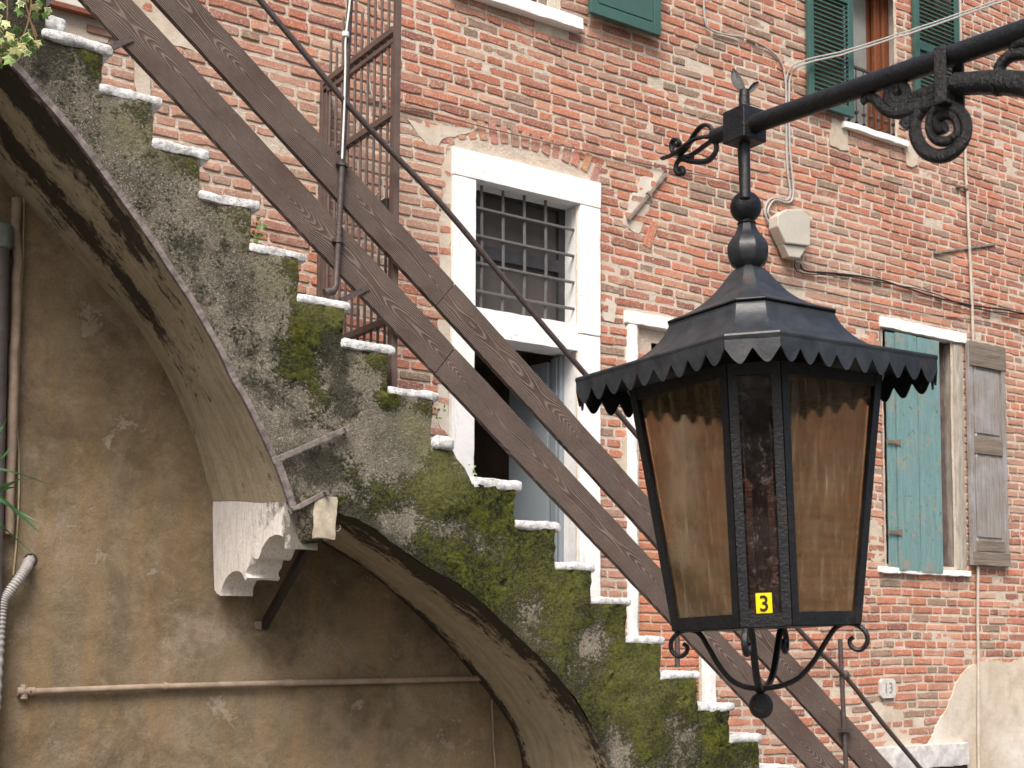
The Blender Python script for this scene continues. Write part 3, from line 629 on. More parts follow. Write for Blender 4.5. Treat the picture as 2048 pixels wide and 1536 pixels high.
bs = thing('loose_wall_brick', 'thin brown brick strip set in the beige render below the cream panel', 'brick', atY(205, 58, YW)); q = MB(); a = atY(172, 50, YW); b = atY(232, 68, YW); q.stone(a.x, b.x, YW - .022, YW, a.z - .04, a.z, .006, .003); place(q, bs).build('brick_face', simple('brown_brick', (.27, .16, .11), .9), bs, True)
# ---------------------------------------------------------------- things fixed on the brick wall
def cable(name, label, cat, pts, y, r, mat, n=6, group=None, ys=None, flat=None):
    P_ = [atY(p[0], p[1], (ys[i] if ys else y)) for i, p in enumerate(pts)]
    e = MB(); S_ = spline(P_, 6); e.tube([p + (noise.noise_vector(p * 6) * r * .8 if len(P_) > 2 else Vector()) for p in S_], r, n)
    o = e.build(name, mat, None, True); return tag(o, label, cat, group)
cable('downpipe', 'slim beige pipe running down the full height of the brick wall at the right', 'pipe', [(1917, -80), (1930, 290), (1944, 620), (1955, 1150), (1958, 1620)], YW - .03, .0125, M_BEIGE, 10)
pc = thing('pipe_clamp', 'small round fitting on the slim beige wall pipe beside the iron scroll', 'clamp', atY(1932, 372, YW - .03)); q = MB(); p = atY(1932, 375, YW - .03); q.lathe((p.x, p.y, p.z - .02), [(.014, 0), (.020, .006), (.020, .034), (.014, .04)], 12); q.tube([atY(1912, 371, YW - .01), atY(1930, 374, YW - .03)], [.02, .012], 8); place(q, pc).build('collar', M_OPIPE, pc, True)
cable('black_cable', 'thick black twisted cable sagging from the junction box to the right edge', 'cable', [(1600, 528), (1612, 542), (1680, 548), (1760, 560), (1850, 588), (1930, 608), (2000, 618), (2080, 634)], YW - .03, .0075, M_BLACKC)
cable('black_cable', 'second strand of black cable twined below the thick one at the junction box', 'cable', [(1590, 520), (1600, 545), (1690, 552), (1770, 566), (1860, 584), (1935, 613), (2010, 626), (2080, 630)], YW - .028, .0045, M_BLACKC)
cable('thin_wire', 'thin dull wire crossing the brick under the black cable towards the lower window', 'wire', [(1530, 490), (1540, 555), (1640, 580), (1760, 608), (1860, 628), (1960, 642), (2080, 668)], YW - .015, .0035, M_WIRE)
cable('thin_wire', 'thin twisted wire running over the brick above the white door frame', 'wire', [(730, 185), (745, 200), (800, 213), (850, 222), (900, 236), (1000, 262), (1100, 286), (1200, 308), (1300, 330), (1480, 366)], YW - .02, .0042, M_WIRE)
cable('thin_wire', 'thin dark wire looping up the brick wall behind the tall iron gate', 'wire', [(735, -40), (740, 80), (738, 150), (748, 200), (770, 206)], YW - .015, .0045, M_COND)
cable('grey_conduit', 'thin grey conduit curving down the brick left of the louvred shutter', 'conduit', [(1405, -60), (1410, 40), (1425, 62), (1460, 70), (1500, 78), (1540, 100), (1562, 125), (1570, 160), (1572, 250), (1575, 340), (1580, 385), (1574, 400), (1550, 396), (1534, 405), (1530, 425), (1538, 446), (1552, 454)], YW - .022, .0078, M_COND)
cable('grey_conduit', 'twin grey conduit slanting across the louvred shutters and down to the junction box', 'conduit', [(2110, -35), (1990, 8), (1840, 60), (1700, 104), (1610, 128), (1582, 150), (1577, 200), (1580, 300), (1586, 385), (1578, 405), (1552, 400), (1540, 410), (1536, 425), (1545, 442), (1556, 450)], YW, .0078, M_COND, ys=[YW - .25, YW - .2, YW - .15, YW - .12, YW - .1, YW - .03] + [YW - .022] * 9)
cable('grey_conduit', 'upper strand of the pale conduit pair slanting across the louvred shutters', 'conduit', [(2110, -43), (1990, 2), (1840, 54), (1700, 98), (1606, 122), (1575, 146), (1571, 200)], YW, .0062, M_COND, ys=[YW - .25, YW - .2, YW - .15, YW - .12, YW - .1, YW - .03, YW - .022])
jx = thing('junction_box', 'pale grey plastic junction box tilted on the brick wall behind the lantern finial', 'junction box', atY(1585, 465, YW - .05)); q = MB()
b0 = [atY(a, b, YW - .12) for a, b in ((1556, 430), (1574, 418), (1604, 419), (1621, 434), (1621, 492), (1572, 486), (1556, 452))]
q.prism([Vector((p.x, YW - .12, p.z)) for p in b0], (0, .10, 0)); place(q, jx).build('housing', M_GREYP, jx, bevel=.008)
q = MB(); q.prism([atY(a, b, YW - .10) for a, b in ((1567, 488), (1614, 494), (1600, 516), (1578, 513))], (0, .07, 0)); place(q, jx).build('lower_cover', M_GREYP, jx, bevel=.005)
q = MB(); q.tube([atY(1552, 448, YW - .03), atY(1580, 490, YW - .05)], .028, 10); place(q, jx).build('cable_gland', M_GREYP, jx, True, bevel=0)
def tie(label, a, b, y, wd, mat, grp):
    p0, p1 = atY(*a, y), atY(*b, y); d = (p1 - p0).normalized(); wv = Vector((-d.z, 0, d.x)) * wd; q = MB(); q.obox(p0, p1, wv, (0, .008, 0))
    pm = p0.lerp(p1, .55); q.obox(pm - d * .012, pm + d * .012, wv * 1.8, (0, .014, 0))
    o = q.build('wall_tie', mat, None, bevel=.003); return tag(o, label, 'wall tie', grp)
M_TIE = simple('grey_brown_tie', (.27, .22, .19), .8, var=.4, scale=20)
tie('slanting grey iron wall tie in the brick between the door frame and the lantern finial', (1256, 440), (1332, 348), YW - .02, .012, M_TIE, None)
tie('short nearly level iron wall tie crossing the slim beige pipe', (1868, 506), (1992, 488), YW - .016, .010, M_TIE, None)
np_ = thing('house_number_plate', 'small white enamel house number plate reading 13 at the lower right', 'number plate', atY(1776, 1376, YW - .03)); q = MB()
p = atY(1776, 1377, YW - .03); hw, hh, cc = .083, .073, .022
q.prism([(p.x + a, YW - .035, p.z + b) for a, b in ((-hw, -hh + cc), (-hw + cc, -hh), (hw - cc, -hh), (hw, -hh + cc), (hw, hh - cc), (hw - cc, hh), (-hw + cc, hh), (-hw, hh - cc))], (0, .03, 0)); place(q, np_).build('plate', simple('old_enamel', (.62, .59, .55), .5, var=.25, scale=30), np_, bevel=.003)
def text(s_, size, mat, parent, loc, rx, ext=.0006, off=0, sx=1, name='digits', rz=0, basis=None):
    cu = bpy.data.curves.new(name, 'FONT'); cu.body = s_; cu.size = size; cu.align_x = 'CENTER'; cu.align_y = 'CENTER'; cu.extrude = ext; cu.offset = off
    t = bpy.data.objects.new(name + '_tmp', cu); C.objects.link(t); bpy.context.view_layer.update()
    me = bpy.data.meshes.new_from_object(t.evaluated_get(bpy.context.evaluated_depsgraph_get())); bpy.data.objects.remove(t)
    me.materials.clear(); me.materials.append(mat)
    M_ = Matrix.Translation(loc) @ (basis if basis is not None else Matrix.Rotation(math.radians(90), 4, 'X')) @ Matrix.Diagonal((sx, 1, 1, 1)); me.transform(M_)
    o = bpy.data.objects.new(name, me); C.objects.link(o); o.parent = parent; return o
text('13', .115, simple('faded_grey_print', (.25, .25, .25), .6), np_, Vector((p.x, YW - .0365, p.z)) - np_.location, 0, sx=.9)
# ---------------------------------------------------------------- plaster wall below the stairs
pw = MB(); st = .07; i0, i1, k1 = int(-5 / st), int(8.9 / st), int(6.6 / st); ids = {}
for i in range(i0, i1):
    for k in range(0, k1):
        cx_, cz_ = (i + .5) * st, (k + .5) * st
        if cz_ > stair_z(max(cx_, 1.0)) - .33: continue
        for di, dk in ((0, 0), (1, 0), (1, 1), (0, 1)):
            if (i + di, k + dk) not in ids:
                xx, zz = (i + di) * st, (k + dk) * st; ids[(i + di, k + dk)] = len(pw.v)
                pw.v.append((xx, YP + .012 * noise.noise(Vector((xx * 1.1, zz * 1.1, 0))) + .004 * noise.noise(Vector((xx * 6, zz * 6, 0))), zz))
        pw.f.append(tuple(ids[(i + a, k + b)] for a, b in ((0, 0), (1, 0), (1, 1), (0, 1))))
tag(pw.build('plaster_wall', M_OCHRE, None, smooth=2, fix=False), 'stained ochre plaster wall seen under the arches of the stone stairs', 'wall')
# ---------------------------------------------------------------- the staircase
stair = thing('stone_staircase', 'mossy cement staircase on two arches with worn white stone treads', 'staircase')
NOS = [(225, 90), (325, 195), (420, 300), (520, 405), (613, 505), (703, 605), (790, 692), (880, 785), (907, 878), (1043, 962), (1120, 1045), (1190, 1127), (1262, 1195), (1330, 1272), (1400, 1342), (1467, 1405), (1523, 1467), (1590, 1530)]
N3 = [(p.x, p.z) for p in (atY(a, b, YS) for a, b in NOS)]
up = [(N3[0][0] - .247 * k, N3[0][1] + .197 * k) for k in range(1, 4)][::-1]
dn_ = []; lx, lz = N3[-1]
while lz > .25: lx += .245; lz -= .197; dn_.append((lx, lz))
ST = up + N3 + dn_; TH_ = .052; REC = .045
slabs = []
for i, (xn, zn) in enumerate(ST):
    xl = (ST[i - 1][0] if i else xn - .29) - REC - .01
    slabs.append([xl, xn, zn])
ib = 3 + 8                                   # the broken tread
slabs[ib + 1][0] = atY(940, 952, YS).x
slabs[ib][0] = atY(864, 862, YS).x
out = []                                     # outline of the side, left to right along the steps
out.append((-1.6, ST[0][1] - TH_))
for i, (xl, xn, zn) in enumerate(slabs):
    zz = zn - TH_ + .012; xr = xn - REC
    out.append((xl + .01 if i == 0 else out[-1][0], zz)); out.append((xr, zz))
    if i == ib: out[-1] = (xn - .02, zz); out.append((slabs[i + 1][0], slabs[i + 1][2] - .02))
    elif i + 1 < len(slabs): out.append((xr - .004 + random.uniform(-.006, .006), slabs[i + 1][2] - .02))
out.append((ST[-1][0] - REC, 0))
A1 = [(-760, 60), (-600, -120), (-420, -180), (-250, -120), (-110, 10), (21, 133), (62, 179), (104, 225), (146, 275), (191, 335), (240, 402), (294, 478), (342, 551), (378, 605), (410, 660), (437, 708), (461, 760), (485, 800), (506, 842), (527, 886), (547, 930), (562, 968), (574, 1004)]
A2 = [(668, 1026), (704, 1034), (740, 1052), (790, 1090), (844, 1129), (914, 1167), (984, 1223), (1054, 1290), (1106, 1342), (1158, 1412), (1210, 1510)]
f1 = [(p.x, p.z) for p in (atY(a, b, YS) for a, b in A1[5:])]
f1 = [(-1.35, 3.4), (-1.25, 4.4), (-.95, 5.1), (-.45, 5.55), (.15, 5.72), (.7, 5.68), (1.05, 5.53)] + f1
f2 = [(p.x, p.z) for p in (atY(a, b, YS) for a, b in A2)] + [(4.58, 2.0), (4.65, 1.6), (4.67, 1.0), (4.67, 0)]
B1 = [(0, 345), (47, 399), (100, 455), (156, 521), (193, 560), (232, 604), (273, 650), (310, 707), (342, 766), (376, 842), (403, 920), (424, 1000)]
B2 = [(600, 1052), (635, 1080), (690, 1112), (740, 1143), (809, 1206), (879, 1272), (935, 1335), (984, 1394), (1036, 1484)]
g1 = [(-1.35, 3.4), (-1.25, 4.45), (-.9, 5.2), (-.3, 5.62), (.4, 5.72), (1.0, 5.62), (1.35, 5.42)] + [(p.x, p.z) for p in (atY(a, b, YP) for a, b in B1)]
g2 = [(p.x, p.z) for p in (atY(a, b, YP) for a, b in B2)] + [(4.58, 2.0), (4.65, 1.6), (4.67, 1.0), (4.67, 0)]
cx0, cx1 = 2.604, 2.775; czt = 3.60
corb_r = [(2.62, 3.50), (2.87, 3.50)]
poly = out + [(4.67, 0)] + f2[::-1][1:] + [(2.82, 3.55), (2.64, 3.55)] + f1[::-1] + [(-1.35, 0), (-1.6, 0)]
def densify(P, step, jit):
    o = []
    for i, p in enumerate(P):
        q = P[(i + 1) % len(P)]; L = math.hypot(q[0] - p[0], q[1] - p[1]); n = max(1, int(L / step))
        for k in range(n):
            t = k / n; x_, z_ = p[0] + (q[0] - p[0]) * t, p[1] + (q[1] - p[1]) * t
            o.append((x_ + noise.noise(Vector((x_ * 18, z_ * 18, 1))) * jit, z_ + noise.noise(Vector((x_ * 18, z_ * 18, 8))) * jit))
    return o
PD_ = densify(poly, .03, .008); n = len(PD_)
def inside(P, x_, z_):
    c_ = False; m_ = len(P)
    for i in range(m_):
        a, b = P[i], P[(i + 1) % m_]
        if (a[1] > z_) != (b[1] > z_) and x_ < (b[0] - a[0]) * (z_ - a[1]) / (b[1] - a[1]) + a[0]: c_ = not c_
    return c_
inner = []; x_ = .6
while x_ < 6.4:
    z_ = 1.2
    while z_ < 6.2:
        if stair_z(x_) - 2.2 < z_ < stair_z(x_) + .1: inner.append(Vector((x_ + random.uniform(-.009, .009), z_ + random.uniform(-.009, .009))))
        z_ += .033
    x_ += .033
r = delaunay_2d_cdt([Vector(p) for p in PD_] + inner, [(i, (i + 1) % n) for i in range(n)], [], 1, 1e-5)
fs = [tuple(f) for f in r[2] if inside(poly, sum(r[0][i].x for i in f) / 3, sum(r[0][i].y for i in f) / 3)]
def blobs(L): return [(atY(a, b, YS), s_ / 440., k) for a, b, s_, k in L]
MOSS = blobs([(605, 680, 55, 1), (590, 740, 40, .9), (640, 800, 30, .6), (600, 630, 30, .6), (785, 797, 28, 1), (770, 800, 22, 1), (845, 975, 60, .8), (760, 1000, 50, .9), (900, 1000, 70, .9), (980, 1000, 70, 1.0), (1010, 960, 45, .9), (830, 1090, 45, .9), (900, 1110, 50, .9), (950, 1150, 45, .9), (1000, 1170, 60, .8), (1080, 1090, 60, .9), (1100, 1160, 60, .8), (1150, 1180, 50, 1), (1040, 1060, 45, .9), (1120, 1240, 50, .6), (1230, 1240, 45, .9), (1130, 1310, 40, .5), (1270, 1320, 55, 1.2), (1290, 1400, 65, 1.2), (1230, 1350, 45, .7), (1370, 1400, 45, .9), (1300, 1470, 60, .9), (1430, 1440, 45, .9), (1440, 1510, 60, .8), (1380, 1380, 40, .8), (1170, 1250, 30, .6), (650, 610, 30, .7), (670, 625, 25, .8), (1180, 1420, 60, .5), (700, 930, 30, .4), (680, 1000, 18, .7)])
DARK = blobs([(110, 120, 50, .8), (190, 130, 25, .7), (30, 40, 60, 1), (340, 330, 30, .7), (370, 500, 45, .7), (440, 500, 30, .5), (470, 600, 45, .5), (600, 850, 30, .7), (560, 700, 40, .8), (550, 790, 45, .8), (660, 700, 45, .8), (680, 780, 40, .9), (690, 830, 35, .7), (640, 660, 40, .8), (660, 940, 45, .9), (620, 950, 50, .7), (720, 1000, 50, .6), (600, 1010, 30, .8), (900, 1150, 60, .8), (1000, 1230, 50, .8), (1090, 1250, 50, .5), (1050, 1100, 80, .6), (1170, 1350, 60, .7), (1200, 1450, 60, .5), (1350, 1350, 70, .8), (1290, 1360, 100, .6), (1440, 1430, 80, .7), (960, 1050, 60, .4), (1120, 1450, 50, .7), (230, 80, 20, .7), (1110, 1120, 80, .7), (1200, 1200, 70, .6), (1400, 1530, 100, .6), (480, 700, 40, .4), (500, 760, 30, .5), (400, 590, 30, .5), (300, 420, 35, .3)])
CLEAR = blobs([(560, 870, 50, 1), (600, 790, 22, .8), (800, 1065, 60, .9), (900, 1060, 50, .7), (560, 640, 40, .4), (1180, 1270, 50, .9), (1330, 1440, 45, .9), (1230, 1510, 40, 1), (780, 1045, 30, .7), (830, 880, 90, .8), (680, 980, 30, .4), (1075, 1210, 30, .6), (780, 900, 60, .8), (620, 980, 25, .8), (1380, 1470, 20, .8), (1150, 1110, 20, .3)])
OLIVE = blobs([(260, 260, 70, .7), (230, 100, 40, .8), (480, 430, 80, .6), (560, 560, 80, .6), (820, 850, 70, .9), (900, 920, 60, .9), (740, 720, 60, .6), (360, 310, 60, .6), (650, 620, 60, .8), (1100, 1200, 200, .6), (1300, 1400, 200, .7), (850, 980, 120, .7)])
def fld(p, L): 
    s_ = 0
    for c_, rr, k in L:
        d2 = ((p[0] - c_.x) ** 2 + (p[1] - c_.z) ** 2) / (rr * rr)
        if d2 < 6: s_ += k * math.exp(-d2)
    return s_
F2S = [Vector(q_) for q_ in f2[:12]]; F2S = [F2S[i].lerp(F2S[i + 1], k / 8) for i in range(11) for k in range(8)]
sb_ = MB(); mo_, da_, ol_ = [], [], []
for p in r[0]:
    yy = .018 * noise.noise(Vector((p.x * 2.2, p.y * 2.2, 0))) + .006 * noise.noise(Vector((p.x * 9, p.y * 9, 0))) + .003 * noise.noise(Vector((p.x * 25, p.y * 25, 0)))
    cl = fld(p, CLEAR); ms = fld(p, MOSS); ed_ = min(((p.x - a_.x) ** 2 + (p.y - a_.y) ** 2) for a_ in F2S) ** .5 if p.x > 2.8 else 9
    for (xl, xn, zn) in slabs:                # moss gathers under the nose of each tread
        dx, dz = p.x - (xn - .10), zn - .085 - p.y
        ms += .85 * math.exp(-(dx / .075) ** 2 - (dz / .05) ** 2) + (.35 * math.exp(-((p.x - (xn - .055)) / .02) ** 2 - ((dz - .08) / .10) ** 2))
    gr = 0
    for (xl, xn, zn) in slabs:
        dz = zn - .06 - p.y
        if dz > 0: gr += .55 * math.exp(-((p.x - (xn - .06 + .012 * math.sin(dz * 20))) / .045) ** 2 - dz / .28) + .25 * math.exp(-((p.x - (xl + .03)) / .02) ** 2 - dz / .5)
    ms = ms * (1.1 if p.x > 2.6 else .75) + .30 * max(0, min(1, (p.x - 3.4) / .8))
    mo_.append(min(1.2, ms - cl * .6)); da_.append(min(1.3, fld(p, DARK) - cl * .35 + gr + 1.2 * math.exp(-(ed_ / .05) ** 2))); ol_.append(min(1., fld(p, OLIVE) - cl * .4))  # dark also rises along the lower arch edge
    sb_.v.append((p.x, YS + yy - .020 * max(0, min(1, ms - cl)) * (1 + noise.noise(Vector((p.x * 40, p.y * 40, 0)))), p.y))
sb_.f = list(fs)
# returns of the stepped edge (risers) back to the wall
nb0 = len(sb_.v); ni = 8
for j in range(1, ni + 1):
    yy = YS + (YP + .004 - YS) * j / ni
    for i in range(n):
        x_, z_ = PD_[i]; sb_.v.append((x_ + .004 * noise.noise(Vector((x_ * 9, yy * 9, z_ * 9))), yy, z_)); mo_.append(.35); da_.append(.45); ol_.append(.4)
onarc = set()
arcpts = [Vector(p) for p in f1 + f2]
for i in range(n):
    q = Vector(PD_[i]); q2 = Vector(PD_[(i + 1) % n]); mid = (q + q2) / 2
    if inside(poly, mid.x, mid.y + .02) and not inside(poly, mid.x, mid.y - .03) or (mid.y < 3.4 and abs(mid.x - 4.67) < .3 and mid.x < 4.8): onarc.add(i)
for j in range(ni):
    for i in range(n):
        if i in onarc: continue
        a = i if j == 0 else nb0 + (j - 1) * n + i; b = (i + 1) % n if j == 0 else nb0 + (j - 1) * n + (i + 1) % n
        sb_.f.append((a, b, nb0 + j * n + (i + 1) % n, nb0 + j * n + i))
sb_.at = {'moss': mo_, 'dark': da_, 'olive': ol_}
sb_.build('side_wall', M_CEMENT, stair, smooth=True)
# soffits: ruled between the front and the back edge of each arch
def resample(P, N):
    P = [Vector((a, b)) for a, b in P]; P = [Vector((p.x, p.y)) for p in spline([Vector((p.x, p.y, 0)) for p in P], 5)]
    L = [0]
    for a, b in zip(P, P[1:]): L.append(L[-1] + (b - a).length)
    o = []; k = 0
    for i in range(N):
        s_ = L[-1] * i / (N - 1)
        while k < len(L) - 2 and L[k + 1] < s_: k += 1
        t = (s_ - L[k]) / max(1e-9, L[k + 1] - L[k]); o.append(P[k].lerp(P[k + 1], min(1, t)))
    return o, L[-1]
def soffit(fa, ga, which):
    q = MB(); N, Mm = 130, 14; a, La = resample(fa, N); b, _ = resample(ga, N); S_, T_, D_ = [], [], []
    for i in range(N):
        for j in range(Mm + 1):
            t = j / Mm; p = a[i].lerp(b[i], t); s_ = La * i / N
            ds = .012 * noise.noise(Vector((s_ * 3, t * 3, which))) + .004 * noise.noise(Vector((s_ * 14, t * 14, which)))
            q.v.append((p.x, YS + .002 + (YP + .02 - YS) * t, p.y + ds * (0 if j == 0 else 1)))
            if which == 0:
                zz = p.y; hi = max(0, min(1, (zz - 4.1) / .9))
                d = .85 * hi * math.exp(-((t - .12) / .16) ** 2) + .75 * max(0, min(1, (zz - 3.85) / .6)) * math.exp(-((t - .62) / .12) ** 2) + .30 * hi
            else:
                hi = max(0, min(1, (p.y - 2.3) / .9)); d = 1.3 * math.exp(-((t - .03) / .20) ** 2) * (.55 + .45 * hi) + .45 * hi * math.exp(-((t - .32) / .12) ** 2) + 1.2 * math.exp(-((t - 1) / .12) ** 2) + .15 * hi  # lower arch: shade along both edges painted in together with the stains
            S_.append(s_); T_.append(t); D_.append(d)
    for i in range(N - 1):
        for j in range(Mm): q.f.append((i * (Mm + 1) + j, i * (Mm + 1) + j + 1, (i + 1) * (Mm + 1) + j + 1, (i + 1) * (Mm + 1) + j))
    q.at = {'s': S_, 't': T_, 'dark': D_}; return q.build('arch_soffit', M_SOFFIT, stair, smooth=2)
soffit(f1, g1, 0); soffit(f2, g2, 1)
# treads
for i, (xl, xn, zn) in enumerate(slabs):
    q = MB(); sh = random.uniform(-.02, .012); th = TH_ * random.uniform(.92, 1.12)
    if i == ib: q.stone(xl, xn, YS - .03, YP, zn - .062, zn + .01, .028, .010, .02, 14, seed=i)
    else: q.stone(xl, xn, YS - .018 + random.uniform(-.006, .006), YP + .002, zn - th, zn, .020, .007, .02, 13, seed=i, shear=sh if False else -.0 + random.uniform(-.02, .01))
    q.build('tread', M_SLAB, stair, True)
q = MB(); p = atY(112, 48, YS); q.stone(p.x - .055, p.x + .05, YS, YS + .12, p.z - .03, p.z + .04, .02, .012, .015, seed=77); tag(q.build('loose_stone', M_SLAB, None, True), 'small white stone lying on the topmost visible tread beside the ivy', 'stone')
# iron strip along the front edge of the upper arch
q = MB(); a, La = resample([(x_, z_) for x_, z_ in f1 if x_ > .9], 90)
for i in range(89):
    p0, p1 = a[i], a[i + 1]; d = (p1 - p0).normalized(); nrm = Vector((-d.y, d.x)) if (-d.y) > 0 else Vector((d.y, -d.x))
    if nrm.x < 0: nrm = -nrm
    c0 = Vector((p0.x, YS - .012, p0.y)) + Vector((nrm.x, 0, nrm.y)) * .011; c1 = Vector((p1.x, YS - .012, p1.y)) + Vector((nrm.x, 0, nrm.y)) * .011
    q.obox(c0, c1 + (c1 - c0) * .05, Vector((nrm.x, 0, nrm.y)) * .014, (0, .012, 0))
q.build('edge_strip', M_STRIP, stair)
for nm, p0, p1, wd in (('cramp', (545, 923), (690, 860), .014), ('cramp', (578, 1024), (650, 986), .012), ('cramp', (556, 925), (588, 1018), .018)):
    a, b = atY(*p0, YS - .03), atY(*p1, YS - .03); d = (b - a).normalized(); q = MB(); q.obox(a, b, Vector((-d.z, 0, d.x)) * wd, (0, .007, 0)); q.obox(b - d * .01, b + d * .006, Vector((-d.z, 0, d.x)) * wd, (0, .03, 0)); q.build(nm, M_STRIP, stair, bevel=.002)
# carved corbel between the arches
prof = [(85, 600), (86, 900), (95, 1200), (112, 1225), (140, 1240), (143, 1205), (152, 1170), (170, 1130), (195, 1098), (220, 1080), (245, 1075), (268, 1082), (285, 1098), (296, 1118), (306, 1135), (318, 1120), (306, 1090), (312, 1065), (328, 1045), (335, 1015), (338, 975), (342, 955), (348, 975), (360, 992), (378, 998), (392, 985), (402, 960), (415, 925), (438, 885), (465, 852), (500, 832), (530, 832), (555, 845), (572, 872), (584, 898), (597, 915), (610, 922), (624, 915), (640, 880), (640, 640), (560, 600)]
pf = [atX_ for atX_ in []]
def atXp(px, py, Xp): d = ray(px, py); return CAM + d * (Xp / d.x)
pf = []
for a, b in prof:
    p = atXp(400 + a / 3.34, 820 + b / 3.34, cx0); pf.append((min(max(p.y, 6.02), YP + .01), p.z))
pf[0] = (YP + .01, 3.70); pf[-1] = (6.08, 3.60); pf[-2] = (6.02, 3.57)
q = MB(); N = len(pf); NW = 7; dk = []
for j in range(NW + 1):
    for (yy, zz) in pf:
        v_ = Vector((cx0 + (cx1 - cx0) * j / NW, yy, zz)); v_ += noise.noise_vector(v_ * 12) * .004
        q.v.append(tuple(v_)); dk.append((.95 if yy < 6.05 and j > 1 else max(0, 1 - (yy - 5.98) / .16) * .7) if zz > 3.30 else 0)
for j in range(NW):
    for i in range(N): q.f.append((j * N + i, j * N + (i + 1) % N, (j + 1) * N + (i + 1) % N, (j + 1) * N + i))
q.f.append(tuple(range(N))[::-1]); q.f.append(tuple(NW * N + i for i in range(N)))
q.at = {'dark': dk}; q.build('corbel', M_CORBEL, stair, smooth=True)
q = MB(); p = atY(647, 1035, YS); q.stone(p.x - .065, p.x + .055, YS - .032, YS + .14, p.z - .105, p.z + .10, .008, .008, .02, seed=5); q.at = {'dark': [0.15] * len(q.v)}; q.build('keystone_block', simple('cream_stone', (.52, .45, .34), .9, var=.4, scale=14, bump=.006), stair, True)
q = MB(); q.stone(2.655, 2.80, YS - .02, YS + .16, 3.39, 3.62, .035, .022, .022, 9, seed=6); q.at = {'moss': [.2] * len(q.v), 'dark': [.5] * len(q.v), 'olive': [.4] * len(q.v)}; q.build('springer', M_CEMENT, stair, True)
hk = MB(); hk.tube(spline([atY(668, 1062, YS - .02), atY(676, 1062, YS - .02), atY(681, 1056, YS - .02), atY(679, 1050, YS - .02)]), .003, 6); tag(hk.build('wall_hook', M_STRIP, None, True), 'tiny bent metal hook on the cream block right of the white corbel', 'hook')
# raking iron strut under the corbel
su = thing('iron_strut', 'dark flat iron strut leaning from the plaster wall up to the white corbel', 'strut', atY(520, 1255, YP)); p0 = atY(528, 1252, YP - .02); p1 = atY(618, 1090, 6.25); q = MB(); d = (p1 - p0).normalized(); sv = Vector((1, 0, 0)).cross(d).normalized(); q.obox(p0, p1, (.016, 0, 0), sv * .022); place(q, su).build('bar', M_IRON, su)
q = MB(); q.stone(p0.x - .045, p0.x + .02, YP - .03, YP + .01, p0.z - .02, p0.z + .025, .008, .005, .015); place(q, su).build('anchor', M_OPIPE, su, True)
# ---------------------------------------------------------------- railing
YR = 6.09
rail = thing('stair_railing', 'two brown planks and a thin iron handrail on iron posts up the stairs', 'railing', (3.5, YR, 4.2))
ang = math.atan(.808)
def plank(zt, zb, y, th, mat, seams, name):
    # built along local x so that the grain follows the board
    for k in range(len(seams) - 1):
        xa, xb = seams[k], seams[k + 1]; zm = (zt + zb) / 2; hh = (zt - zb) / 2 * math.cos(ang)
        cxm = (xa + xb) / 2; cz = zm - .808 * (cxm - 3.5); L = (xb - xa) / math.cos(ang) / 2 - .0008
        q = MB(); q.stone(-L, L, -th / 2, th / 2, -hh, hh, .005, .0022, .04, 5, seed=k + zt)
        o = q.build(name, mat, rail, True); o.location = Vector((cxm, y + (.0012 if k % 2 else 0), cz)) - rail.location; o.rotation_euler = (0, ang, 0)
plank(4.495, 4.25, YR + .015, .036, M_PLANK[0], [.55, 3.50, 7.4], 'plank')
plank(4.834, 4.607, YR + .017, .036, M_PLANK[1], [.3, 3.50, 7.5], 'plank')
q = MB(); hp = [atY(a, b, YR - .035) for a, b in ((430, -108), (520, 0), (600, 96), (690, 203), (770, 290), (880, 405), (1000, 548), (1090, 655), (1165, 742), (1265, 860), (1400, 1020), (1600, 1262), (1690, 1352), (1760, 1440), (1840, 1536), (1920, 1630))]
place(q, rail); q.tube([p - rail.location for p in spline(hp, 3)], .0155, 10); q.build('handrail', M_RAIL, rail, True)
def post(foot, top, zbot, curl=True):
    q = MB(); a = atY(*foot, YR - .02); b = atY(*top, YR - .02); a = Vector((a.x, a.y, a.z)); d = (b - a)
    pts = [a + d * t for t in (0, .12, .25, .5, .75, 1)]
    if curl: pts = [a + Vector((-.06, .0, -.012)), a + Vector((-.015, -.0, .005))] + [p + Vector((.0, 0, .03 if i == 0 else 0)) for i, p in enumerate(pts)]
    q.tube([p - rail.location for p in pts], [.022, .020] + [.0155] * (len(pts) - 2) if curl else .0155, 10); po = q.build('post', M_RAIL, rail, True)
    return a, b, po
a, b, po = post((672, 585), (703, -60), 0)
def collar(pp, a, b, py, big=.022):
    t = None; q = MB()
    for k in range(200):
        p = a.lerp(b, k / 199); z_ = atY(680, py, YR).z
        if p.z >= z_: t = p; break
    if t is None: return
    p = t - rail.location; q.lathe((p.x, p.y, p.z - .012), [(.015, 0), (big, .003), (big, .02), (.015, .024)], 12)
    q.obox(p + Vector((-.032, .0, .0)), p + Vector((.032, .0, -.004)), (0, .012, 0), (0, 0, .007)); q.build('clamp', M_RAIL, pp, True)
for py in (333, 488): collar(po, a, b, py)
a2, b2, po2 = post((1355, 1335), (1350, 930), 0, False)
a3, b3, po3 = post((1697, 1640), (1680, 1278), 0, False)
q = MB(); p = atY(1690, 1350, YR - .03) - rail.location; q.lathe((p.x, p.y, p.z - .03), [(.012, 0), (.026, .012), (.030, .03), (.026, .048), (.012, .06)], 14); q.build('knob', M_RAIL, po3, True)
q = MB(); p = atY(1692, 1460, YR - .03) - rail.location; q.obox(p + Vector((-.05, 0, 0)), p + Vector((.05, 0, 0)), (0, .014, 0), (0, 0, .012)); q.build('clamp', M_RAIL, po3)
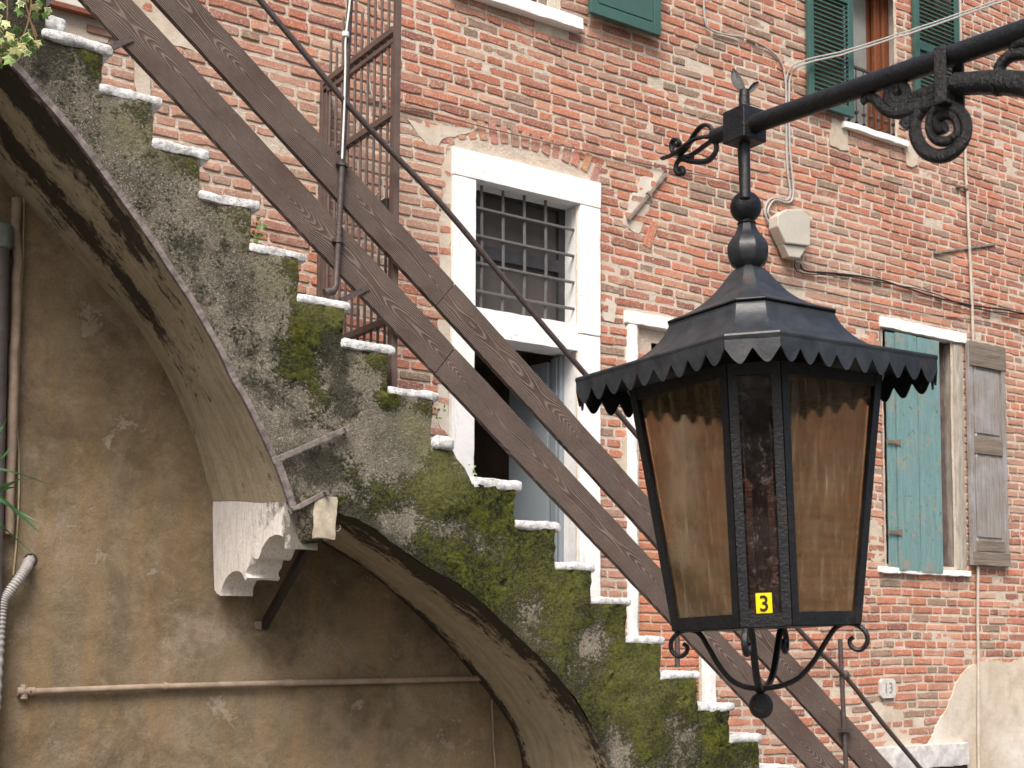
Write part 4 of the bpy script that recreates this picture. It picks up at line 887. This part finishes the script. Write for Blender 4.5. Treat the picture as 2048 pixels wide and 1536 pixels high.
for s0, s1 in (((222, 95), (252, 82)), ((690, 598), (726, 580))):
    q = MB(); A_, B_ = atY(*s0, YR), atY(*s1, YR); d = (B_ - A_).normalized(); q.obox(A_ - d * .03 - rail.location, B_ + d * .03 - rail.location, Vector((-d.z, 0, d.x)) * .014, (0, .01, 0)); q.build('bracket', M_RAIL, rail)
cable('white_cable', 'thin white cable tied along the tall iron railing post', 'cable', [(705, -60), (700, 0), (692, 80), (690, 160), (688, 240), (685, 318)], YR - .045, .0048, M_WHITEC)
q = MB(); p = atY(694, 70, YR - .04); q.lathe((p.x - .008, p.y, p.z - .012), [(.01, 0), (.018, .001), (.018, .024), (.01, .025)], 10); tag(q.build('cable_tie', M_WHITEC, None, True), 'white tape band holding the white cable to the iron post', 'tape')
# ---------------------------------------------------------------- gate across the stairs
gX = 3.23; gy0, gy1 = 6.175, 7.02
gate = thing('iron_gate', 'tall brown iron bar gate standing across the stairs behind the planks', 'gate', (gX, gy0, 4.4))
zg = 6.12
def gbox(nm, y0_, y1_, z0_, z1_, tx_=.018):
    q = MB(); q.box(gX - tx_, gX + tx_, y0_, y1_, z0_, z1_); return place(q, gate).build(nm, M_GATE, gate, bevel=.002)
gbox('gate_post', gy0 - .042, gy0 - .010, 4.15, 6.75, .016); gbox('gate_post', gy1 - .005, gy1 + .03, 4.15, zg + .0)
gbox('rail', gy0 - .008, gy1 - .007, zg - .035, zg); gbox('rail', gy0 - .008, gy1 - .007, zg - .085, zg - .06, .012)
gbox('rail', gy0 - .008, gy1 - .007, 5.635, 5.67); gbox('rail', gy0 - .008, gy1 - .007, 4.55, 4.585)
gbox('stile', gy1 - .05, gy1 - .007, 4.2, zg - .036, .012); gbox('stile', gy0 - .008, gy0 + .02, 4.2, zg - .09, .012)
for i in range(10):
    yy = gy0 + .07 + i * .078; top = zg + .30 + (.13 if i % 2 else 0) - .02 * i; q = MB(); q.tube([(gX, yy, 4.22), (gX, yy, top)], .0085, 4); place(q, gate).build('bar', M_GATE, gate)
q = MB(); p = Vector((gX, gy0 + .055, 5.22)); q.box(gX - .03, gX + .03, p.y - .035, p.y + .035, 5.12, 5.21); place(q, gate).build('lock_box', M_BLACKC, gate, bevel=.006)
q = MB(); q.tube([(gX - .03, gy0 + .10, 5.19), (gX - .04, gy0 + .13, 5.23), (gX - .03, gy0 + .10, 5.26)], .005, 6); place(q, gate).build('lock_handle', M_COND, gate, True)
# ---------------------------------------------------------------- pipes on the plaster wall
gp = thing('grey_downpipe', 'dark grey downpipe with a green grey collar at the far left edge', 'pipe', atY(-5, 1000, YP - .06)); q = MB(); q.tube([atY(-4, 470, YP - .07), atY(-22, 1300, YP - .07), atY(-40, 1700, YP - .07)], .052, 16); place(q, gp).build('pipe', M_ZINC, gp, True)
q = MB(); q.tube([atY(-3, 440, YP - .07), atY(-3.5, 452, YP - .07), atY(-4, 488, YP - .07), atY(-4, 497, YP - .07)], [.03, .068, .068, .055], 16); place(q, gp).build('collar', M_ZINC2, gp, True)
cable('beige_pipe', 'beige painted vertical pipe beside the dark grey downpipe, ending above the corrugated hose', 'pipe', [(35, 395), (32, 560), (24, 800), (16, 1070)], YP - .035, .024, M_OPIPE, 12)
cable('thin_cable', 'thin pale cable hanging beside the beige vertical pipe', 'cable', [(48, 395), (46, 500), (38, 700), (34, 850), (38, 920), (36, 1030), (27, 1150)], YP - .015, .0045, simple('pale_yellow_cable', (.50, .42, .26), .6))
ch = [atY(60, 1118, YP + .01), atY(52, 1136, YP - .05), atY(38, 1158, YP - .08), atY(18, 1185, YP - .08), atY(6, 1205, YP - .08), atY(1, 1240, YP - .08), atY(-3, 1300, YP - .08), atY(-10, 1420, YP - .08)]
S_ = spline(ch, 22); q = MB(); q.tube(S_, [.0265 if (i % 4) < 2 else .022 for i in range(len(S_))], 12); tag(q.build('corrugated_hose', simple('grey_corrugated', (.42, .40, .38), .5, bump=0), None, True), 'grey corrugated hose bending out of a hole in the plaster wall at the left edge', 'hose')
q = MB(); p = atY(61, 1120, YP - .004); q.tube([p + Vector((0, -.004, 0)), p + Vector((0, .02, 0))], .033, 14); tag(q.build('wall_hole', M_DARK, None, True), 'dark round hole in the plaster around the corrugated hose', 'hole')
hp = thing('horizontal_pipe', 'ochre painted pipe running level across the plaster wall at the bottom left', 'pipe', atY(45, 1385, YP - .03)); P_ = [atY(a, b, YP - .03) for a, b in ((48, 1384), (300, 1374), (580, 1366), (800, 1361), (975, 1356))]; q = MB(); q.tube(P_, .0165, 10); place(q, hp).build('pipe', M_OPIPE, hp, True)
for px, py, ww in ((575, 1366, .025), (48, 1383, .03), (64, 1383, .012), (330, 1373, .008)):
    q = MB(); p = atY(px, py, YP - .03); q.tube([p - Vector((ww, 0, 0)), p + Vector((ww, 0, 0))], .021, 10)
    if px == 48: q.tube([p - Vector((0, 0, .035)), p + Vector((0, 0, .035))], .018, 8); q.tube([p - Vector((0, .01, 0)), p + Vector((0, .06, 0))], .02, 8)
    place(q, hp).build('coupling', M_OPIPE, hp, True)
cable('thin_cable', 'thin pipe running down the plaster inside the lower arch', 'cable', [(985, 1400), (984, 1420), (990, 1540), (992, 1640)], YP - .006, .006, M_OPIPE)
# ---------------------------------------------------------------- lantern
LZ = atD(1532, 1250, 3.0); vd = Vector((LZ.x, LZ.y, 0)).normalized()
lan = thing('hanging_lantern', 'large black metal street lantern with amber glass hanging from the iron bracket', 'lantern', LZ)
lan.rotation_mode = 'XYZ'; yaw = math.atan2(vd.y, vd.x) - math.pi / 2
lan.rotation_euler = (Matrix.Rotation(yaw, 3, 'Z') @ Matrix.Rotation(math.radians(-2.2), 3, 'Y')).to_euler()
def octo(D, w_, z_):
    h = w_ / 2; return [Vector(p) for p in ((-h, -D, z_), (h, -D, z_), (D, -h, z_), (D, h, z_), (h, D, z_), (-h, D, z_), (-D, h, z_), (-D, -h, z_))]
def loft(q, rings, cap=False):
    b0 = len(q.v); [q.v.append(tuple(p)) for r_ in rings for p in r_]; n_ = len(rings[0])
    for i in range(len(rings) - 1):
        for k in range(n_): q.f.append((b0 + i * n_ + k, b0 + i * n_ + (k + 1) % n_, b0 + (i + 1) * n_ + (k + 1) % n_, b0 + (i + 1) * n_ + k))
    if cap: q.f.append(tuple(b0 + k for k in range(n_))[::-1]); q.f.append(tuple(b0 + (len(rings) - 1) * n_ + k for k in range(n_)))
def dent(ring, a=.002):
    return [p + noise.noise_vector(p * 9) * a for p in ring]
q = MB(); sp3 = lambda L: [tuple(p) for p in spline([Vector(t) for t in L], 4)]
loft(q, [dent(octo(*t)) for t in sp3([(.392, .108, .548), (.395, .109, .565), (.36, .10, .571), (.31, .09, .582), (.262, .08, .600), (.225, .072, .622), (.198, .066, .650), (.184, .062, .676)])])
loft(q, [octo(.184, .062, .676), octo(.180, .06, .682), octo(.165, .055, .684)])
q.build('lower_roof', M_ROOF, lan, smooth=3, fix=True)
q = MB(); loft(q, [dent(octo(*t), .002) for t in sp3([(.186, .062, .684), (.182, .061, .690), (.135, .048, .707), (.098, .038, .729), (.068, .029, .757), (.045, .022, .785), (.034, .018, .796), (.028, .016, .800), (.026, .014, .806)])])
q.build('upper_roof', M_ROOF, lan, smooth=3)
q = MB(); prf = [(.026, .803), (.038, .813), (.044, .828), (.046, .840), (.044, .853), (.036, .868), (.027, .880), (.022, .892), (.019, .902)]
loft(q, [octo(D, D * .78, z_) for D, z_, _ in spline([Vector((a_, b_, 0)) for a_, b_ in prf], 3)], True); q.build('faceted_knob', M_ROOF, lan, smooth=3)
q = MB(); q.lathe((0, 0, 0), [(.018, .900), (.022, .905)] + [(.036 * math.cos(t), .943 + .036 * math.sin(t)) for t in [math.radians(x_) for x_ in range(-60, 75, 12)]] + [(.0125, .978), (.0125, 1.13)], 24); q.build('stem', M_IRON, lan, smooth=True)
# scalloped valance under the eaves, with thickness
q = MB(); ring = octo(.393, .109, 0)
for s_ in range(8):
    a, b = ring[s_], ring[(s_ + 1) % 8]; L = (b - a).length; teeth = max(2, round(L / .056)); nrm = Vector((b.y - a.y, a.x - b.x, 0)).normalized(); NN = teeth * 12; vs = []
    for k in range(NN + 1):
        t = k / NN; p = a.lerp(b, t); ph = (t * teeth) % 1.0; u = abs(ph - .5) * 2
        dz = .027 + .030 * (.5 + .5 * math.cos(u * math.pi)) ** .6 * (1 + .12 * noise.noise(Vector((s_, t * 5, 0)))); wob = nrm * (.004 * noise.noise(p * 20))
        for off in (nrm * .0015, -nrm * .0015):
            for z_ in (.562, .562 - dz): vs.append(p + off + wob * (1 if z_ < .56 else 0) + Vector((0, 0, z_)))
    fs = []
    for k in range(NN):
        o_ = k * 4; fs += [(o_, o_ + 1, o_ + 5, o_ + 4), (o_ + 2, o_ + 6, o_ + 7, o_ + 3), (o_ + 1, o_ + 3, o_ + 7, o_ + 5)]
    q.add(vs, fs)
q.build('valance', M_ROOF, lan, smooth=False)
zb, zt = -.004, .53; Db, wb_, Dt, wt = .199, .104, .272, .106
q = MB(); loft(q, [octo(Dt + .01, .11, zt), octo(Dt - .03, .1, zt), octo(.1, .06, zt + .02)]); q.build('roof_plate', M_IRON, lan)
rb, rt = octo(Db, wb_, zb), octo(Dt, wt, zt); ctr = Vector((0, 0, .25))
for k in range(8):
    q = MB(); b_, t_ = rb[k], rt[k]; ax = (t_ - b_).normalized()
    for nb_ in (rb[(k + 1) % 8], rb[(k - 1) % 8]):
        e = (nb_ - b_); e.z = 0; e.normalize(); nn = e.cross(ax).normalized(); 
        if nn.dot(b_) < 0: nn = -nn
        q.obox(b_ + e * .009 + nn * .002, t_ + e * .009 + nn * .002, e * .0095, nn * .003)
    q.build('corner_bar', M_IRON, lan)
for k in range(8):
    a, b = rb[k], rb[(k + 1) % 8]; A_, B_ = rt[k], rt[(k + 1) % 8]; e = (b - a).normalized(); ax = ((A_ + B_) / 2 - (a + b) / 2).normalized(); nn = e.cross(ax).normalized()
    if nn.dot(a) < 0: nn = -nn
    wide = k % 2 == 1
    q = MB(); q.obox(a + ax * .012, b + ax * .012, ax * .014, nn * .004); q.build('rim_bar', M_IRON, lan)
    q = MB(); q.obox(A_ - ax * .012, B_ - ax * .012, ax * .012, nn * .004); q.build('rim_bar', M_IRON, lan)
    q = MB(); nu, nv = 8, 14; vs = []
    for sgn in (0, 1):
        for i in range(nu + 1):
            for j in range(nv + 1):
                u, v_ = .06 + .88 * i / nu, .03 + .94 * j / nv; p = a.lerp(b, u).lerp(A_.lerp(B_, u), v_) - nn * (.006 + sgn * .003); vs.append(p + nn * .0012 * noise.noise(p * 14))
    fs = []; W_ = nv + 1; o_ = (nu + 1) * W_
    for i in range(nu):
        for j in range(nv): fs.append((i * W_ + j, (i + 1) * W_ + j, (i + 1) * W_ + j + 1, i * W_ + j + 1)); fs.append((o_ + i * W_ + j, o_ + i * W_ + j + 1, o_ + (i + 1) * W_ + j + 1, o_ + (i + 1) * W_ + j))
    q.add(vs, fs); q.build('glass_panel', M_AMBER if wide else M_CLEAR, lan, smooth=2)
q = MB(); loft(q, [octo(Db - .01, .1, zb - .004), octo(Db - .01, .1, zb + .002)], True); q.build('base_plate', M_IRON, lan)
q = MB(); q.lathe((0, 0, 0), [(.03, .006), (.03, .03), (.018, .04), (.017, .30), (.010, .31)], 14); q.build('lamp_holder', simple('dusty_brown_tube', (.20, .135, .12), .7, var=.4), lan, True)
q = MB(); q.lathe((0, 0, 0), [(.012, .308), (.028, .33), (.032, .40), (.026, .50)], 14); q.build('lamp_socket', M_IRON, lan, True)
for k in range(4):
    an = math.radians(-12 + 90 * k); dr_ = Vector((math.cos(an), math.sin(an), 0)); pr = [(.004, -.138), (.04, -.134), (.075, -.118), (.105, -.085), (.130, -.045), (.150, -.015), (.172, -.004), (.198, -.008), (.217, -.026), (.218, -.048), (.203, -.062), (.186, -.056), (.181, -.042), (.190, -.034)]
    pts = spline([dr_ * a_ + Vector((-.018 * max(0, 1 - a_ / .15), 0, b_)) for a_, b_ in pr], 5); N_ = len(pts); side = Vector((-dr_.y, dr_.x, 0))
    q = MB(); q.tube(pts, [.0085 - .002 * i / N_ for i in range(N_)], 8, flat=.75, up=side); q.build('scroll_arm', M_IRON, lan, True)
q = MB(); q.lathe((-.019, 0, -.176), [(.003, -.028)] + [(.027 * math.cos(t), .029 * math.sin(t)) for t in [math.radians(x_) for x_ in range(-75, 80, 15)]] + [(.012, .03), (.010, .04), (.003, .045)], 20); q.build('ball_finial', M_CAST, lan, True)
# the yellow sticker on the front narrow pane
a, b, A_, B_ = rb[0], rb[1], rt[0], rt[1]; mid = (a + b) / 2; ax = ((A_ + B_) / 2 - mid).normalized(); e = (b - a).normalized(); nn = e.cross(ax).normalized(); nn = nn if nn.y < 0 else -nn
p = mid + ax * .043 + nn * .0005 - e * .002; q = MB(); q.obox(p - ax * .0245, p + ax * .0245, e * .0165, nn * .0004)
stk = q.build('sticker', M_YELLOW, lan)
bas = Matrix((( e.x, ax.x, nn.x, 0), (e.y, ax.y, nn.y, 0), (e.z, ax.z, nn.z, 0), (0, 0, 0, 1)))
text('3', .046, M_DIGIT, stk, p + nn * .0010 + ax * .001, 0, ext=.0002, off=.0008, sx=.92, name='digit', basis=bas)
# ---------------------------------------------------------------- bracket
C0 = atD(1489, 255, 3.0); C1 = atD(2048, 62, 2.42); pd = (C1 - C0); pdir = pd.normalized(); pn = pd.cross(Vector((0, 0, 1))).normalized()
brk = thing('lantern_bracket', 'black wrought iron bracket pipe with scrolls carrying the lantern', 'bracket', C0)
def bp(px, py): return atP(px, py, C0, pn) - C0
q = MB(); q.tube([pdir * .0, pdir * pd.length * .5, pd, pd * 1.6, pd * 3.2], .0208, 20); q.build('arm_pipe', M_IRON, brk, True)
side = pn; upd = pdir.cross(side).normalized(); 
if upd.z < 0: upd = -upd
hz = Vector((pdir.x, pdir.y, 0)).normalized()
q = MB(); q.obox(-hz * .034, hz * .034, side * .034, (0, 0, .036)); q.build('junction_cube', M_IRON, brk, bevel=.002)
q = MB(); q.tube([(0, 0, -.16), (0, 0, .06), bp(1489, 180)], [.0125, .0125, .0115], 12); q.build('upright', M_IRON, brk, True)
def leaf(p0, p1, wd, bend, name='leaf'):
    q = MB(); N_ = 8; vs = []; d = p1 - p0; sd_ = VR
    for i in range(N_ + 1):
        t = i / N_; c_ = p0 + d * t + bend * math.sin(t * math.pi); ww = wd * (math.sin(min(1, t * 1.02) * math.pi) ** .7 * .9 + .12 * (1 - t)); n_ = d.normalized().cross(fwd).normalized()
        for a_ in (-1, -.4, .4, 1): vs.append(c_ + n_ * ww * a_ + fwd * (.004 * (1 - abs(a_))))
        for a_ in (-1, -.4, .4, 1): vs.append(c_ + n_ * ww * a_ + fwd * (.004 * (1 - abs(a_)) + .003))
    fs = []
    for i in range(N_):
        o_ = i * 8
        for k in range(3): fs.append((o_ + k, o_ + k + 1, o_ + 9 + k, o_ + 8 + k)); fs.append((o_ + 4 + k, o_ + 12 + k, o_ + 13 + k, o_ + 5 + k))
        fs += [(o_, o_ + 8, o_ + 12, o_ + 4), (o_ + 3, o_ + 7, o_ + 15, o_ + 11)]
    q.add(vs, fs); return q.build(name, M_IRON, brk, True)
leaf(bp(1489, 185), bp(1466, 136), .012, Vector((0, 0, 0)) + VR * -.004); leaf(bp(1496, 185), bp(1521, 153) + fwd * .03, .007, Vector())
q = MB(); q.tube([bp(1488, 253), bp(1428, 274)], [.0185, .0175], 14); q.build('end_stub', M_IRON, brk, True)
FS = [[(1426, 262), (1418, 252), (1404, 252), (1388, 270), (1376, 292), (1360, 308), (1347, 306), (1343, 290), (1349, 279), (1358, 283), (1356, 291), (1350, 290)],
      [(1432, 284), (1432, 302), (1418, 320), (1400, 324), (1380, 322), (1362, 318), (1353, 328), (1352, 340), (1358, 348), (1367, 345), (1364, 337), (1358, 339)],
      [(1424, 272), (1400, 280), (1380, 296), (1355, 311), (1325, 317)], [(1426, 280), (1400, 290), (1372, 306), (1352, 312), (1384, 314)]]
for i, L in enumerate(FS):
    q = MB(); P_ = spline([bp(a, b) + pn * (.0 if i < 2 else (.018 if i == 2 else -.018) * math.sin(k / (len(L) - 1) * math.pi)) for k, (a, b) in enumerate(L)], 5); q.tube(P_, [.0048] * len(P_), 6, flat=1.5, up=upd if i > 1 else None); q.build('basket_strap', M_IRON, brk, True)
q = MB(); sp_ = bp(1898, 120); zl = bp(1900, 210).z
for sgn in (-1, 1): q.obox(sp_ + side * sgn * .026 + Vector((0, 0, .02)), Vector((sp_.x, sp_.y, zl)) + side * sgn * .026, hz * .013, side * .004)
q.obox(Vector((sp_.x, sp_.y, zl)) - side * .03, Vector((sp_.x, sp_.y, zl)) + side * .03, hz * .013, (0, 0, .004)); q.build('hanger_strap', M_CAST, brk, bevel=.003)
def zc_(a, b): return (1680 + a / 5.486, 60 + b / 5.486)
def ornament(L, r0, r1, nm='scroll', z=True, fl=1.0, off=0):
    q = MB(); P_ = spline([bp(*(zc_(*p) if z else p)) + side * off for p in L], 6); N_ = len(P_); q.tube(P_, [r0 + (r1 - r0) * i / (N_ - 1) for i in range(N_)], 10, flat=fl, up=side); return q.build(nm, M_CAST, brk, True)
q = MB(); P_ = spline([bp(*p) for p in ((1912, 168), (1940, 167), (1975, 165), (2020, 166), (2060, 172), (2130, 195), (2230, 250), (2330, 330))] + [pd * 2.1 + Vector((0, 0, -.55)), pd * 2.65 + Vector((0, 0, -1.0)), pd * 3.2 + Vector((0, 0, -1.6))], 6); q.tube(P_, [.021 + .006 * i / (len(P_) - 1) for i in range(len(P_))], 12, up=side); q.build('brace', M_CAST, brk, True)
q = MB(); q.tube([bp(1995, 165), bp(2003, 165)], .0245, 14); q.build('brace_joint', M_CAST, brk, True)
ornament([(1998, 150), (2001, 132), (2015, 116), (2036, 108), (2062, 108), (2085, 120)], .011, .013, z=False)
ornament([(2028, 112), (2030, 96), (2044, 86), (2064, 84)], .010, .015, z=False)
ornament([(1130, 860), (1250, 865), (1345, 930), (1390, 1050), (1370, 1190), (1290, 1310), (1170, 1385), (1040, 1390), (920, 1330), (845, 1220), (820, 1100), (840, 970), (900, 880)], .0095, .0115, fl=1.15)
ornament([(1060, 830), (1020, 900), (985, 990), (985, 1090), (1030, 1180), (1110, 1225), (1210, 1210), (1290, 1130), (1300, 1030), (1250, 945), (1160, 925), (1090, 970), (1070, 1040), (1110, 1085), (1160, 1060)], .0075, .0105, fl=1.15)
ornament([(900, 880), (870, 1000), (880, 1130), (930, 1240), (1020, 1310), (1120, 1320), (1220, 1280), (1300, 1190), (1335, 1070)], .0045, .003, fl=1.0)
ornament([(1020, 800), (880, 850), (740, 890), (620, 905), (520, 880), (440, 820), (380, 760), (310, 740), (245, 790)], .0115, .0065, fl=1.4)
ornament([(760, 830), (640, 850), (560, 810), (525, 730), (545, 650), (620, 605), (700, 630), (730, 700), (700, 770), (630, 785), (580, 735), (600, 680), (650, 690)], .0085, .0075, fl=1.4)
for L in ([(1200, 640), (1080, 660), (960, 700), (840, 720), (760, 760)], [(1210, 700), (1090, 720), (970, 760), (860, 780), (700, 800)], [(1210, 770), (1120, 780), (1040, 800), (960, 820), (860, 830)], [(1210, 670), (1120, 640), (1040, 660)], [(1205, 800), (1120, 830), (1010, 860)]): ornament(L, .013, .0045, 'acanthus_leaf', fl=1.7)
ornament([(860, 880), (800, 930), (740, 990), (690, 1060)], .006, .008, 'acanthus_leaf', fl=1.8)
# ---------------------------------------------------------------- plants
def leafmesh(q, c_, size, nrm, upx, cols, lobes=5):
    nrm = nrm.normalized(); a = (upx - nrm * upx.dot(nrm)).normalized(); b = nrm.cross(a)
    out_ = []; prof_ = [(1.0, 0), (.55, 28), (.85, 52), (.5, 80), (.62, 115), (.25, 170), (.25, 190), (.62, 245), (.5, 280), (.85, 308), (.55, 332)]
    ctr_ = c_; base_ = len(q.v); q.v.append(tuple(ctr_)); q.c.append(cols[0])
    for k_, s__ in ((.62, 0), (1.0, 1)):
        for rr, an in prof_:
            th_ = math.radians(an); p = c_ + (a * math.cos(th_) + b * math.sin(th_)) * rr * size * k_ + nrm * (-.18 * size * (rr * k_) ** 2 + .04 * size * math.sin(an)); q.v.append(tuple(p)); q.c.append(cols[s__] if k_ == 1 else cols[0])
    m_ = len(prof_)
    for i in range(m_): q.f.append((base_, base_ + 1 + i, base_ + 1 + (i + 1) % m_)); q.f.append((base_ + 1 + i, base_ + 1 + m_ + i, base_ + 1 + m_ + (i + 1) % m_, base_ + 1 + (i + 1) % m_))
ivy = thing('ivy_plant', 'variegated green and cream ivy hanging over the top left corner of the stairs', 'ivy', atY(40, 0, 5.9)); q = MB(); sm = MB()
LV = [(5, 45, 16), (12, 45, 14), (40, 20, 16), (70, 12, 15), (72, 30, 16), (42, 5, 13), (90, 28, 13), (96, 18, 12), (36, 60, 19), (20, 70, 16), (50, 75, 22), (60, 85, 18), (28, 82, 16), (15, 90, 15), (35, 98, 17), (68, 95, 16), (8, 112, 15), (20, 118, 18), (14, 108, 14), (32, 112, 14), (0, 128, 12), (0, 80, 13), (75, 84, 13), (62, 62, 12), (-8, 60, 18), (-6, 30, 18), (52, -8, 14), (5, 10, 12), (25, 100, 13), (56, 103, 12), (1, 100, 12), (44, 90, 15), (80, 5, 12)]
for px, py, s_ in LV:
    c_ = atY(px, py, 5.90 + random.uniform(-.03, .05)) - ivy.location; tocam = (CAM - (c_ + ivy.location)).normalized()
    g_ = random.choice([(.07, .16, .03), (.12, .22, .05), (.22, .32, .10)]); e_ = random.choice([(.62, .62, .28), (.75, .74, .42), (.66, .66, .32), (.30, .40, .12), g_])
    leafmesh(q, c_, s_ / 470, tocam + Vector([random.uniform(-.6, .6) for _ in range(3)]), Vector((random.uniform(-.8, .8), 0, -1)), (g_ if random.random() < .8 else e_, e_))
q.build('leaves', M_IVY, ivy, fix=False)
for L in ([(45, -60), (50, 0), (62, 45), (72, 80)], [(64, -60), (62, 10), (55, 50), (40, 85), (20, 118)], [(10, -60), (15, 30), (5, 80), (2, 125)], [(50, 30), (66, 52), (74, 74)]): sm.tube([p - ivy.location for p in spline([atY(a, b, 5.93) for a, b in L])], .004, 5)
sm.build('stems', M_STEM, ivy, True)
sp_t = thing('spiky_plant', 'long narrow green leaves poking in at the left edge below the corrugated hose', 'plant', atY(-60, 960, 6.2)); sp_t['label'] = 'long narrow green leaves poking in at the left edge in front of the beige pipe'
for L, wd in (([(-60, 1000), (-20, 900), (5, 855), (14, 834)], .008), ([(-60, 1010), (-20, 935), (8, 912), (22, 890)], .010), ([(-60, 930), (-10, 936), (40, 948), (96, 968)], .006), ([(-70, 990), (-10, 978), (10, 972), (40, 958)], .013), ([(-60, 960), (0, 995), (40, 1030), (78, 1064)], .012), ([(-60, 970), (0, 1000), (42, 1026), (82, 1047)], .008), ([(-60, 1020), (0, 1050), (30, 1076), (66, 1107)], .006), ([(-50, 990), (-10, 985), (15, 976), (30, 975)], .009)):
    q = MB(); P_ = spline([atY(a, b, 6.2 + random.uniform(-.1, .1)) - sp_t.location for a, b in L], 5); N_ = len(P_); q.tube(P_, [max(.0008, wd * (1 - (i / N_) ** 2)) for i in range(N_)], 6, flat=.18, up=(0, .3, 1)); q.build('leaf', M_BLADE, sp_t, True)
def weed(px, py, n_, sz, lab, grp='small weeds rooted in the stair risers', cols=((.06, .15, .02), (.11, .26, .04))):
    base = atY(px, py, YS + .02); q = MB()
    for i in range(n_):
        c_ = base + Vector((random.uniform(-.02, .045), random.uniform(-.04, .03), random.uniform(-.05, .05) * (n_ / 10))); leafmesh(q, c_, sz * random.uniform(.7, 1.2), Vector((random.uniform(-.5, .8), -1, random.uniform(-.3, .8))), Vector((random.uniform(-1, 1), 0, random.uniform(-1, 1))), cols)
    return tag(q.build('weed_plant', M_IVY, None, fix=False), lab, 'weed', grp)
weed(512, 468, 12, .020, 'small bright green weed in the corner of the riser left of the iron gate')
weed(512, 440, 5, .013, 'sparse weed sprig a little above the bright weed left of the iron gate')
weed(872, 828, 10, .015, 'small weed beside the riser just above the broken white tread')
weed(942, 945, 9, .014, 'pale green weed on the slope below the broken white tread', cols=((.10, .2, .04), (.4, .5, .25)))
weed(1352, 1332, 4, .012, 'dark green tuft at the foot of the short post behind the lantern scroll', cols=((.03, .07, .01), (.06, .12, .015)))
q = MB()
